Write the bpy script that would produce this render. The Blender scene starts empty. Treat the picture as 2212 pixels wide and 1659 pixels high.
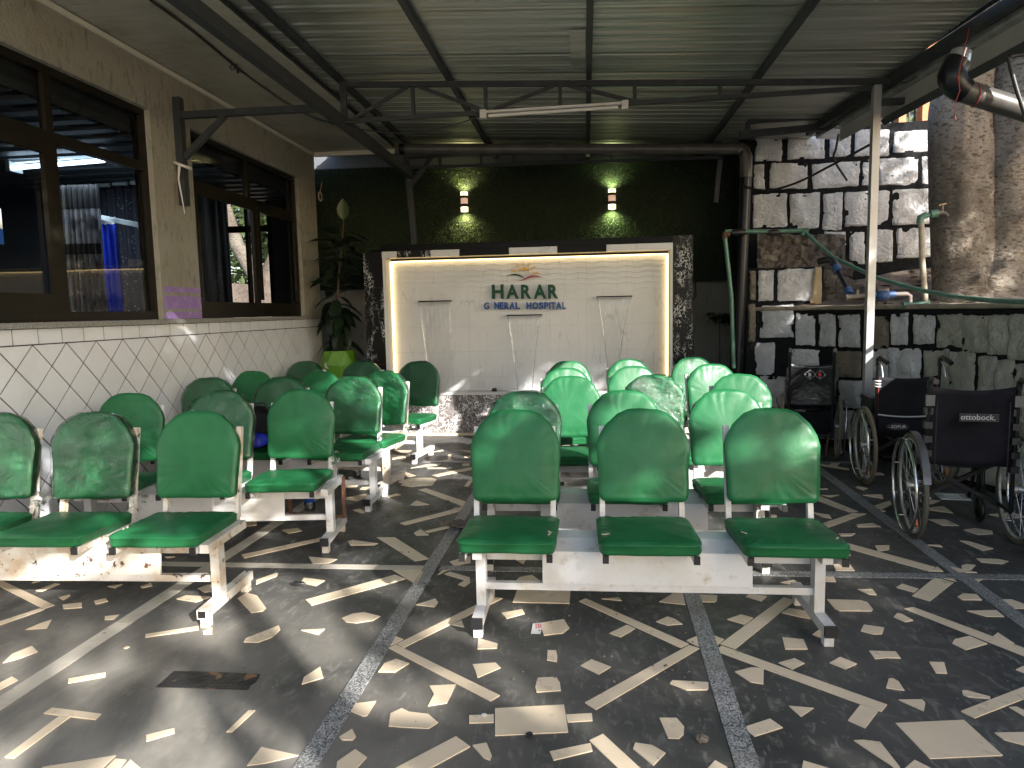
import bpy, math, random
from mathutils import Vector, Matrix, noise
random.seed(7)
S = bpy.context.scene
COL = S.collection
R_ = math.radians

# ------------------------------------------------------------------ camera
CAM_H = 1.45
FPX, PITCH, YAW, ROLL = 1524.0, 0.10326, -0.10574, -0.02035
fwd = Vector((math.sin(YAW)*math.cos(PITCH), math.cos(YAW)*math.cos(PITCH), -math.sin(PITCH)))
rgt = Vector((math.cos(YAW), -math.sin(YAW), 0))
upv = rgt.cross(fwd)
cr, sr = math.cos(ROLL), math.sin(ROLL)
CR = cr*rgt + sr*upv
CU = -sr*rgt + cr*upv
cam = bpy.data.cameras.new('camera')
camo = bpy.data.objects.new('camera', cam); COL.objects.link(camo)
camo.matrix_world = Matrix(((CR.x, CU.x, -fwd.x, 0), (CR.y, CU.y, -fwd.y, 0), (CR.z, CU.z, -fwd.z, CAM_H), (0, 0, 0, 1)))
cam.sensor_width = 36.0; cam.lens = 36.0*FPX/2212.0
cam.clip_start = 0.05; cam.clip_end = 500
S.camera = camo

# ------------------------------------------------------------------ world, sun, exposure
SUN_EL, SUN_H = R_(24), Vector((0.66, -0.75, 0)).normalized()
w = bpy.data.worlds.new('World'); S.world = w; w.use_nodes = True
nt = w.node_tree
bg = nt.nodes['Background']
sky = nt.nodes.new('ShaderNodeTexSky'); sky.sky_type = 'NISHITA'; sky.sun_disc = False; sky.dust_density = 1.6; sky.ozone_density = 0.8
sky.sun_elevation = SUN_EL; sky.sun_rotation = math.atan2(SUN_H.x, SUN_H.y)
nt.links.new(sky.outputs[0], bg.inputs[0]); bg.inputs[1].default_value = 0.125
sl = bpy.data.lights.new('sun', 'SUN'); sl.energy = 5.0; sl.angle = R_(0.53); sl.color = (1.0, 0.965, 0.91)
so = bpy.data.objects.new('sun', sl); COL.objects.link(so)
sd = Vector((SUN_H.x*math.cos(SUN_EL), SUN_H.y*math.cos(SUN_EL), math.sin(SUN_EL)))
so.rotation_euler = sd.to_track_quat('Z', 'Y').to_euler(); so.location = (6, -8, 9)
S.view_settings.view_transform = 'Standard'; S.view_settings.look = 'None'
S.view_settings.gamma = 1; S.view_settings.use_curve_mapping = False
S.view_settings.exposure = 1.6

# ------------------------------------------------------------------ measuring helpers (sight line onto a real plane)
def ray(x, y): return fwd + (x-1106)/FPX*CR - (y-829.5)/FPX*CU
C0 = Vector((0, 0, CAM_H))
def on_z(x, y, z=0.0):
    d = ray(x, y); return C0 + d*((z-CAM_H)/d.z)
def on_y(x, y, Y):
    d = ray(x, y); return C0 + d*(Y/d.y)
def on_x(x, y, X):
    d = ray(x, y); return C0 + d*(X/d.x)

# ------------------------------------------------------------------ materials
def newmat(name):
    m = bpy.data.materials.new(name); m.use_nodes = True
    t = m.node_tree; t.nodes.clear()
    out = t.nodes.new('ShaderNodeOutputMaterial')
    b = t.nodes.new('ShaderNodeBsdfPrincipled'); t.links.new(b.outputs[0], out.inputs[0])
    return m, t, b, out
def rgb(c):
    return (c[0], c[1], c[2], 1) if len(c) == 3 else c
def node(t, typ, **kw):
    n = t.nodes.new(typ)
    for k, v in kw.items():
        if k in n.inputs: n.inputs[k].default_value = v
        else: setattr(n, k, v)
    return n
def pos(t, scale=(1, 1, 1), obj=False, rot=(0, 0, 0)):
    mp = t.nodes.new('ShaderNodeMapping'); mp.inputs['Scale'].default_value = scale; mp.inputs['Rotation'].default_value = rot
    if obj:
        tc = t.nodes.new('ShaderNodeTexCoord'); t.links.new(tc.outputs['Object'], mp.inputs[0])
    else:
        g = t.nodes.new('ShaderNodeNewGeometry'); t.links.new(g.outputs['Position'], mp.inputs[0])
    return mp.outputs[0]
def noise_fac(t, scale, lo=0.35, hi=0.65, detail=6, vec=None, rough=0.6, dist=0.0):
    n = node(t, 'ShaderNodeTexNoise', Scale=scale, Detail=detail, Roughness=rough, Distortion=dist)
    if vec is None: vec = pos(t)
    t.links.new(vec, n.inputs['Vector'])
    mr = node(t, 'ShaderNodeMapRange'); mr.inputs['From Min'].default_value = lo; mr.inputs['From Max'].default_value = hi
    t.links.new(n.outputs['Fac'], mr.inputs['Value'])
    return mr.outputs[0]
def mixc(t, fac, a, b):
    m = node(t, 'ShaderNodeMix', data_type='RGBA')
    if isinstance(fac, float): m.inputs[0].default_value = fac
    else: t.links.new(fac, m.inputs[0])
    for i, c in ((6, a), (7, b)):
        if isinstance(c, tuple): m.inputs[i].default_value = rgb(c)
        else: t.links.new(c, m.inputs[i])
    return m.outputs[2]
def bump(t, b, h, strength=0.3, dist=0.01, prev=None):
    n = node(t, 'ShaderNodeBump', Strength=strength, Distance=dist)
    t.links.new(h, n.inputs['Height'])
    if prev is not None: t.links.new(prev, n.inputs['Normal'])
    t.links.new(n.outputs[0], b.inputs['Normal'])
    return n.outputs[0]
def M(name, col, rough=0.5, metal=0.0, var=(), bmp=(), rvar=None, spec=0.5, coat=0.0, obj=False):
    """var: (colour2, scale, lo, hi[, vecscale]) layers; bmp: (scale, strength, dist[, vecscale])"""
    m, t, b, out = newmat(name)
    b.inputs['Roughness'].default_value = rough; b.inputs['Metallic'].default_value = metal
    b.inputs['Specular IOR Level'].default_value = spec; b.inputs['Coat Weight'].default_value = coat
    b.inputs['Coat Roughness'].default_value = 0.08
    cur = rgb(col)
    for v in var:
        vec = pos(t, v[4] if len(v) > 4 else (1, 1, 1), obj)
        cur = mixc(t, noise_fac(t, v[1], v[2], v[3], vec=vec), cur, v[0])
    if isinstance(cur, tuple): b.inputs['Base Color'].default_value = cur
    else: t.links.new(cur, b.inputs['Base Color'])
    if rvar:
        f = noise_fac(t, rvar[0], 0.3, 0.7, vec=pos(t, rvar[3] if len(rvar) > 3 else (1, 1, 1), obj))
        mr = node(t, 'ShaderNodeMapRange'); mr.inputs['To Min'].default_value = rvar[1]; mr.inputs['To Max'].default_value = rvar[2]
        t.links.new(f, mr.inputs['Value']); t.links.new(mr.outputs[0], b.inputs['Roughness'])
    pv = None
    for q in bmp:
        n = node(t, 'ShaderNodeTexNoise', Scale=q[0], Detail=8.0, Roughness=0.6)
        t.links.new(pos(t, q[3] if len(q) > 3 else (1, 1, 1), obj), n.inputs['Vector'])
        pv = bump(t, b, n.outputs['Fac'], q[1], q[2], pv)
    return m
def emis(name, col, strength):
    m, t, b, out = newmat(name)
    b.inputs['Base Color'].default_value = rgb(col); b.inputs['Emission Color'].default_value = rgb(col)
    b.inputs['Emission Strength'].default_value = strength
    return m

def mat_vinyl(name, c1, c2):
    m, t, b, out = newmat(name)
    b.inputs['Specular IOR Level'].default_value = 0.25; b.inputs['Coat Weight'].default_value = 0.04; b.inputs['Coat Roughness'].default_value = 0.18
    cur = mixc(t, noise_fac(t, 6, 0.35, 0.7), c1, c2)
    cur = mixc(t, noise_fac(t, 60, 0.66, 0.78), cur, (0.10, 0.16, 0.10))
    t.links.new(cur, b.inputs['Base Color'])
    f = noise_fac(t, 9, 0.3, 0.7)
    mr = node(t, 'ShaderNodeMapRange'); mr.inputs['To Min'].default_value = 0.34; mr.inputs['To Max'].default_value = 0.55
    t.links.new(f, mr.inputs['Value']); t.links.new(mr.outputs[0], b.inputs['Roughness'])
    n1 = node(t, 'ShaderNodeTexNoise', Scale=3.2, Detail=3.0, Roughness=0.5, Distortion=1.4)
    t.links.new(pos(t, (1.6, 1.2, 1.0), rot=(0, 0.9, 0.3)), n1.inputs['Vector'])
    p = bump(t, b, n1.outputs['Fac'], 0.17, 0.02)
    n2 = node(t, 'ShaderNodeTexNoise', Scale=420.0, Detail=3.0); t.links.new(pos(t), n2.inputs['Vector'])
    bump(t, b, n2.outputs['Fac'], 0.12, 0.001, p)
    return m
VINYL = mat_vinyl('green_vinyl', (0.010, 0.092, 0.032), (0.016, 0.125, 0.046))
VINYL_UNDER = M('green_vinyl_edge', (0.012, 0.11, 0.045), 0.5)
def mat_film():
    m, t, b, out = newmat('plastic_film')
    t.nodes.remove(b)
    gl = node(t, 'ShaderNodeBsdfGlossy', Roughness=0.08); gl.inputs['Color'].default_value = (1, 1, 1, 1)
    tr = node(t, 'ShaderNodeBsdfTransparent'); tr.inputs['Color'].default_value = (0.93, 0.95, 0.94, 1)
    n1 = node(t, 'ShaderNodeTexNoise', Scale=6.0, Detail=5.0, Distortion=3.0); t.links.new(pos(t, (1, 1, 1.8), rot=(0, .7, 0)), n1.inputs['Vector'])
    bp = node(t, 'ShaderNodeBump', Strength=0.7, Distance=0.03); t.links.new(n1.outputs['Fac'], bp.inputs['Height'])
    t.links.new(bp.outputs[0], gl.inputs['Normal'])
    fr = node(t, 'ShaderNodeFresnel', IOR=1.5); t.links.new(bp.outputs[0], fr.inputs['Normal'])
    ad = node(t, 'ShaderNodeMath', operation='MULTIPLY_ADD'); ad.inputs[1].default_value = .85; ad.inputs[2].default_value = 0.0; ad.use_clamp = True
    t.links.new(fr.outputs[0], ad.inputs[0])
    mx = node(t, 'ShaderNodeMixShader'); t.links.new(ad.outputs[0], mx.inputs[0]); t.links.new(tr.outputs[0], mx.inputs[1]); t.links.new(gl.outputs[0], mx.inputs[2])
    t.links.new(mx.outputs[0], out.inputs[0])
    return m
FILM = mat_film()
def mat_glass(name, tint, k=1.6, add=0.03, rough=0.01, wav=0.02):
    m, t, b, out = newmat(name)
    t.nodes.remove(b)
    gl = node(t, 'ShaderNodeBsdfGlossy', Roughness=rough)
    tr = node(t, 'ShaderNodeBsdfTransparent'); tr.inputs['Color'].default_value = rgb(tint)
    n1 = node(t, 'ShaderNodeTexNoise', Scale=1.2, Detail=1.0); t.links.new(pos(t), n1.inputs['Vector'])
    bp = node(t, 'ShaderNodeBump', Strength=wav, Distance=0.05); t.links.new(n1.outputs['Fac'], bp.inputs['Height'])
    t.links.new(bp.outputs[0], gl.inputs['Normal'])
    fr = node(t, 'ShaderNodeFresnel', IOR=1.5)
    ad = node(t, 'ShaderNodeMath', operation='MULTIPLY_ADD'); ad.inputs[1].default_value = k; ad.inputs[2].default_value = add; ad.use_clamp = True
    t.links.new(fr.outputs[0], ad.inputs[0])
    mx = node(t, 'ShaderNodeMixShader'); t.links.new(ad.outputs[0], mx.inputs[0]); t.links.new(tr.outputs[0], mx.inputs[1]); t.links.new(gl.outputs[0], mx.inputs[2])
    t.links.new(mx.outputs[0], out.inputs[0])
    return m
GLASS = mat_glass('window_glass', (0.62, 0.64, 0.65), .75, 0.01)
BOTTLE = mat_glass('clear_plastic', (0.86, 0.9, 0.93), 2.0, 0.08, 0.08, 0.5)
WATERM = mat_glass('falling_water_film', (0.92, 0.925, 0.93), .9, 0.0, 0.10, 0.6)

WHITE = M('white_painted_steel', (0.56, 0.56, 0.565), 0.42, var=[((0.46, 0.42, 0.35), 5, 0.5, 0.8), ((0.34, 0.27, 0.18), 14, 0.58, 0.78), ((0.22, 0.1, 0.05), 38, 0.72, 0.77)], bmp=[(60, .06, .002)])
RUSTY = M('rusty_white_steel', (0.56, 0.54, 0.50), 0.5, var=[((0.38, 0.26, 0.14), 6, 0.46, 0.72), ((0.30, 0.18, 0.09), 28, 0.58, 0.72), ((0.09, 0.045, 0.03), 17, 0.62, 0.645)], bmp=[(60, .12, .003)])
RUST = M('bare_rusty_steel', (0.09, 0.045, 0.03), 0.7, var=[((0.2, 0.08, 0.04), 30, .5, .7)])
BLACKP = M('black_plastic', (0.012, 0.012, 0.013), 0.38)
DARKST = M('dark_grey_painted_steel', (0.032, 0.036, 0.040), 0.5, spec=.3, var=[((0.07, 0.07, 0.07), 9, .55, .75)], bmp=[(40, .08, .003)])
POSTM = M('light_steel_post', (0.36, 0.365, 0.375), 0.35, 0.35, var=[((0.35, 0.34, 0.33), 8, .5, .7, (1, 1, .2))])
PLASTER = M('cream_plaster', (0.255, 0.245, 0.21), 0.85, var=[((0.23, 0.21, 0.165), 2.5, .45, .7), ((0.16, 0.145, 0.115), 22, .54, .68, (1, 1, .3)), ((0.13, 0.115, 0.09), 1.6, .62, .8, (1, 1, .6))], bmp=[(48, .8, .012), (9, .5, .02)])
PURPLE = M('purple_paint', (0.24, 0.15, 0.36), 0.7, var=[((0.33, 0.24, 0.42), 12, .5, .7)])
SILLM = M('grey_granite_sill', (0.16, 0.16, 0.15), 0.45, var=[((0.34, 0.33, 0.3), 120, .5, .6)], bmp=[(80, .2, .003)])
WTILE = M('white_glazed_tile', (0.60, 0.61, 0.64), 0.10, var=[((0.53, 0.53, 0.54), 3, .5, .75), ((0.45, 0.40, 0.30), 18, .72, .8, (1, 1, .3))], bmp=[(2.2, .06, .03)], coat=0.3)
GROUT = M('dark_grout', (0.035, 0.033, 0.03), 0.9)
BRONZE = M('dark_bronze_aluminium', (0.012, 0.010, 0.007), 0.4, 0.2, spec=.25, var=[((0.02, 0.017, 0.012), 10, .5, .8)])
PVC = M('cream_pvc_board', (0.40, 0.38, 0.32), 0.45, var=[((0.26, 0.24, 0.19), 3.0, .45, .75)])
TRIM = M('cream_trim', (0.60, 0.57, 0.48), 0.5)
CORR = M('galvanised_corrugated_sheet', (0.56, 0.57, 0.53), 0.3, 0.8, var=[((0.40, 0.41, 0.37), 3, .4, .65, (.12, 3.5, 1)), ((0.66, 0.66, 0.6), 9, .6, .8, (.1, 4, 1))], rvar=(6, .34, .5, (.15, 3, 1)), bmp=[(2, .12, .015, (.2, 2.0, 1))])
GUTTER = M('bare_gutter_metal', (0.60, 0.61, 0.63), 0.2, 0.85, var=[((0.3, 0.3, 0.31), 7, .4, .7)], bmp=[(8, .2, .01)])
FASCIA = M('grey_white_fascia', (0.33, 0.33, 0.32), 0.55, var=[((.3, .3, .28), 4, .5, .8)])
PIPEB = M('black_drain_pipe', (0.006, 0.0065, 0.009), 0.3, spec=.3, var=[((0.02, 0.02, 0.02), 15, .6, .8)])
PIPEG = M('grey_drain_pipe', (0.055, 0.05, 0.046), 0.35, var=[((0.10, 0.095, 0.085), 8, .45, .75)])
GREENP = M('green_water_pipe', (0.07, 0.17, 0.125), 0.4, var=[((0.15, 0.24, 0.17), 14, .5, .75)])
PALEP = M('dusty_pale_pipe', (0.36, 0.31, 0.24), 0.7, var=[((.25, .2, .15), 20, .5, .7)])
BLUEP = M('blue_fitting', (0.025, 0.075, 0.20), 0.5, var=[((.13, .15, .18), 30, .5, .7)])
BRASS = M('old_brass', (0.35, 0.26, 0.15), 0.4, 0.8)
MUDST = M('muddy_metal', (0.16, 0.13, 0.11), 0.7)
CABLE = M('black_cable', (0.012, 0.012, 0.012), 0.5)
CHROME = M('chrome', (0.62, 0.62, 0.63), 0.14, 1.0)
RUBBER = M('worn_grey_rubber', (0.085, 0.076, 0.058), 0.75, bmp=[(90, .2, .003)])
RUBTAN = M('tan_rubber', (0.15, 0.125, 0.085), 0.75, bmp=[(90, .2, .003)])
FABRIC = M('black_nylon', (0.007, 0.007, 0.009), 0.7, spec=.15, var=[((0.013, .013, .016), 5, .4, .7)], bmp=[(260, .15, .002), (5, .5, .03)])
FABRIC2 = M('faded_black_nylon', (0.014, 0.013, 0.017), 0.85, spec=.12, var=[((0.008, .0075, .010), 4, .4, .7)], bmp=[(260, .2, .002), (4, .5, .03)])
BLACKV = M('glossy_black_vinyl', (0.006, 0.006, 0.007), 0.28, bmp=[(6, .6, .03)])
FRAMEB = M('black_frame_paint', (0.007, 0.007, 0.008), 0.3, 0.1, spec=.3)
REDTRIM = M('red_piping', (0.35, 0.03, 0.03), 0.5)
ALU = M('cast_aluminium', (0.5, 0.5, 0.48), 0.4, 0.7, var=[((.3, .29, .27), 30, .5, .7)])
ORANGE = M('orange_reflector', (0.7, 0.18, 0.02), 0.25)
PRINTW = M('pale_print', (0.42, 0.42, 0.42), 0.6)
PRINTR = M('red_print', (0.42, 0.03, 0.04), 0.6)
PRINTK = M('black_print', (0.015, 0.015, 0.018), 0.6)
PRINTY = M('dull_gold_print', (0.28, 0.22, 0.08), 0.6)
POTM = M('lime_green_pot', (0.085, 0.22, 0.012), 0.35, var=[((0.07, .18, .012), 4, .5, .7)])
WHITEPLAIN = M('plain_white', (0.55, 0.55, 0.53), 0.6)
LEAFD = M('dark_rubber_leaf', (0.009, 0.017, 0.009), 0.32, spec=.3, var=[((0.02, .032, .016), 8, .5, .7)])
LEAFY = M('young_rubber_leaf', (0.05, 0.07, 0.018), 0.4)
STEMM = M('brown_stem', (0.09, 0.06, 0.035), 0.8)
LEAFT = M('tree_leaf', (0.07, 0.12, 0.03), 0.5, var=[((0.11, .15, .04), 1.5, .4, .7)])
LEAFT2 = M('pale_tree_leaf', (0.12, 0.16, 0.06), 0.5, var=[((0.07, .11, .04), 1.5, .4, .7)])
DEADLEAF = M('dry_leaf', (0.13, 0.11, 0.05), 0.7, var=[((.07, .08, .03), 20, .45, .6)])
TEALCLOTH = M('blue_curtain_cloth', (0.006, 0.035, 0.42), 0.6)
GREYCLOTH = M('grey_satin_curtain', (0.30, 0.30, 0.33), 0.32, var=[((.06, .06, .07), 9, .5, .62, (1, 1, .6))])
BLACKCLOTH = M('black_curtain_cloth', (0.012, 0.012, 0.014), 0.6)
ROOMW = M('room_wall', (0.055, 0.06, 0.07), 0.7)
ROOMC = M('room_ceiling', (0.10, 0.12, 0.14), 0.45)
PIPING = M('rail_white', (0.5, 0.55, 0.56), 0.4)
LEDM = emis('led_strip_glow', (1.0, 0.72, 0.32), 2.1)
TUBEON = emis('lit_fluorescent_tube', (0.62, 0.82, 1.0), 3.5)
LAMPW = emis('lit_lamp_glass', (1.0, 0.88, 0.55), 1.0)
LAMPY = emis('lit_yellow_band', (1.0, 0.55, 0.02), .7)
LAMPP = emis('lit_pink_glass', (1.0, 0.62, 0.45), .16)
LETG = M('green_acrylic', (0.002, 0.05, 0.022), 0.35, spec=.2)
LETB = M('blue_acrylic', (0.012, 0.06, 0.24), 0.35, spec=.25)
LETY = M('yellow_acrylic', (0.62, 0.34, 0.015), 0.35)
LETR = M('crimson_acrylic', (0.27, 0.006, 0.03), 0.35)
BLACKTILE = M('black_cap_tile', (0.004, 0.004, 0.0045), 0.35, spec=0.1, var=[((.012, .012, .012), 14, .6, .7, (.3, 1, 2))])
ORBRICK = M('orange_brick_column', (0.50, 0.24, 0.12), 0.85, var=[((.36, .16, .08), 6, .4, .7)], bmp=[(20, .4, .01)])
CREAMT = M('cream_floor_tile', (0.72, 0.59, 0.43), 0.45, var=[((0.63, 0.52, 0.37), 3, .4, .7), ((.2, .16, .12), 30, .66, .8)], rvar=(9, .22, .5), bmp=[(14, .08, .003)])
MARBLST = M('pale_marble_strip', (0.50, 0.46, 0.39), 0.35, var=[((0.34, 0.29, 0.22), 5, .5, .72), ((.12, .1, .08), 20, .68, .76)], rvar=(9, .25, .5))
BAGBLUE = M('blue_bag', (0.01, 0.03, 0.45), 0.4, bmp=[(14, .6, .02)])

def mat_granite():
    m, t, b, out = newmat('speckled_granite')
    v = node(t, 'ShaderNodeTexVoronoi', Scale=210.0); t.links.new(pos(t), v.inputs['Vector'])
    cr_ = node(t, 'ShaderNodeValToRGB'); e = cr_.color_ramp.elements
    e[0].position = 0.25; e[0].color = (0.05, 0.055, 0.06, 1); e[1].position = 0.75; e[1].color = (0.40, 0.40, 0.39, 1)
    x = cr_.color_ramp.elements.new(0.5); x.color = (0.2, 0.2, 0.2, 1)
    t.links.new(v.outputs['Color'], cr_.inputs[0])
    c = mixc(t, noise_fac(t, 4, .5, .75), cr_.outputs[0], (0.16, .15, .13))
    t.links.new(c, b.inputs['Base Color']); b.inputs['Roughness'].default_value = 0.35
    return m
GRAN = mat_granite()

def mat_floor():
    m, t, b, out = newmat('dark_trowelled_concrete')
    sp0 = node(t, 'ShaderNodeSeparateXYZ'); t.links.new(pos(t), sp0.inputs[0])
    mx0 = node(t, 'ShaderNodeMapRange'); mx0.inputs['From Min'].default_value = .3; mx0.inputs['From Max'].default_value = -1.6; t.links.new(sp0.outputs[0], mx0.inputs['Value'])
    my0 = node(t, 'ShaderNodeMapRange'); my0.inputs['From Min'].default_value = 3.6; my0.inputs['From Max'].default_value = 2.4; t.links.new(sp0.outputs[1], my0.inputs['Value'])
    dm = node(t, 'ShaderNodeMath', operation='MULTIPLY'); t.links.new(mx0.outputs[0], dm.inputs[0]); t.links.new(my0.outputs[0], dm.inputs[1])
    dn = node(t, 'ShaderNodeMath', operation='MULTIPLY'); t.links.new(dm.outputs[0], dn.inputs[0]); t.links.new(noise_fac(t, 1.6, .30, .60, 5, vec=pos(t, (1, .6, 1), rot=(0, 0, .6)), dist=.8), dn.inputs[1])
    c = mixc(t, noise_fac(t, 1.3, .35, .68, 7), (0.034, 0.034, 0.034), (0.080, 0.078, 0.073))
    c = mixc(t, dn.outputs[0], c, (0.27, 0.25, 0.215))  # left-foreground dust, lightened further to stand in for sun-patch brightness
    c = mixc(t, noise_fac(t, 4.5, .55, .82, 9, vec=pos(t, (1, 1.6, 1), rot=(0, 0, .5)), dist=1.5), c, (0.15, 0.145, 0.13))
    c = mixc(t, noise_fac(t, 26, .54, .74, 10, vec=pos(t, (1, .40, 1), rot=(0, 0, .6)), dist=0.8), c, (0.20, 0.19, 0.17))
    v = node(t, 'ShaderNodeTexVoronoi', Scale=1.6, feature='DISTANCE_TO_EDGE')
    nz = node(t, 'ShaderNodeTexNoise', Scale=2.5, Detail=6.0); t.links.new(pos(t), nz.inputs['Vector'])
    mxv = node(t, 'ShaderNodeMix', data_type='VECTOR'); mxv.inputs[0].default_value = 0.35
    t.links.new(pos(t), mxv.inputs[4]); t.links.new(nz.outputs['Color'], mxv.inputs[5]); t.links.new(mxv.outputs[1], v.inputs['Vector'])
    mr = node(t, 'ShaderNodeMapRange'); mr.inputs['From Min'].default_value = 0.001; mr.inputs['From Max'].default_value = 0.004
    mr.inputs['To Min'].default_value = 0.5; mr.inputs['To Max'].default_value = 0.0; t.links.new(v.outputs['Distance'], mr.inputs['Value'])
    gate = node(t, 'ShaderNodeMath', operation='MULTIPLY'); t.links.new(mr.outputs[0], gate.inputs[0]); t.links.new(noise_fac(t, 1.1, .5, .62, 3), gate.inputs[1])
    c = mixc(t, gate.outputs[0], c, (0.16, 0.14, 0.12))
    sp = node(t, 'ShaderNodeTexVoronoi', Scale=16.0); t.links.new(pos(t), sp.inputs['Vector'])
    mr2 = node(t, 'ShaderNodeMapRange'); mr2.inputs['From Min'].default_value = 0.03; mr2.inputs['From Max'].default_value = 0.07
    mr2.inputs['To Min'].default_value = 0.95; mr2.inputs['To Max'].default_value = 0.0; t.links.new(sp.outputs['Distance'], mr2.inputs['Value'])
    c = mixc(t, mr2.outputs[0], c, (0.30, 0.28, 0.25))
    t.links.new(c, b.inputs['Base Color'])
    f = noise_fac(t, 3.0, .3, .7)
    r = node(t, 'ShaderNodeMapRange'); r.inputs['To Min'].default_value = 0.34; r.inputs['To Max'].default_value = 0.62
    t.links.new(f, r.inputs['Value']); t.links.new(r.outputs[0], b.inputs['Roughness'])
    n2 = node(t, 'ShaderNodeTexNoise', Scale=18.0, Detail=9.0); t.links.new(pos(t), n2.inputs['Vector'])
    bump(t, b, n2.outputs['Fac'], 0.25, 0.004)
    return m
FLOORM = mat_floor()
SOIL = M('dry_soil', (0.15, 0.11, 0.085), 0.95, var=[((0.24, 0.18, 0.14), 5, .4, .65), ((.07, .055, .045), 14, .6, .7)], bmp=[(9, .8, .05), (40, .6, .015)])
GROUND = M('bare_ground', (0.24, 0.20, 0.15), 0.95, var=[((0.16, 0.13, 0.1), .7, .4, .65)], bmp=[(6, .6, .05)])

def mat_bmarble(name, vein, k, scale=17.0, glo=.42):
    m, t, b, out = newmat(name)
    vecn = pos(t, (1, 1, .9))
    nz = node(t, 'ShaderNodeTexNoise', Scale=9.0, Detail=5.0); t.links.new(vecn, nz.inputs['Vector'])
    mxv = node(t, 'ShaderNodeMix', data_type='VECTOR'); mxv.inputs[0].default_value = 0.30
    t.links.new(vecn, mxv.inputs[4]); t.links.new(nz.outputs['Color'], mxv.inputs[5])
    v = node(t, 'ShaderNodeTexVoronoi', Scale=scale, feature='DISTANCE_TO_EDGE'); t.links.new(mxv.outputs[1], v.inputs['Vector'])
    mr = node(t, 'ShaderNodeMapRange'); mr.inputs['From Min'].default_value = 0.02; mr.inputs['From Max'].default_value = 0.06
    mr.inputs['To Min'].default_value = 1.0; mr.inputs['To Max'].default_value = 0.0; t.links.new(v.outputs['Distance'], mr.inputs['Value'])
    g = node(t, 'ShaderNodeMath', operation='MULTIPLY'); t.links.new(mr.outputs[0], g.inputs[0]); t.links.new(noise_fac(t, 5.5, glo, glo+.1, 4, vec=pos(t, (1, 1, .35))), g.inputs[1])
    c = mixc(t, noise_fac(t, 7, .4, .7), tuple(q*.6 for q in k), k)
    c = mixc(t, g.outputs[0], c, vein)
    t.links.new(c, b.inputs['Base Color']); b.inputs['Roughness'].default_value = 0.3; b.inputs['Specular IOR Level'].default_value = .14
    return m
BMARB = mat_bmarble('black_veined_tile', (0.60, 0.61, 0.62), (0.008, 0.008, 0.008), 19.0, .48)
BMARB2 = mat_bmarble('brown_black_veined_tile', (0.8, 0.8, 0.8), (0.22, 0.19, 0.18), 17.0, .34)

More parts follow.
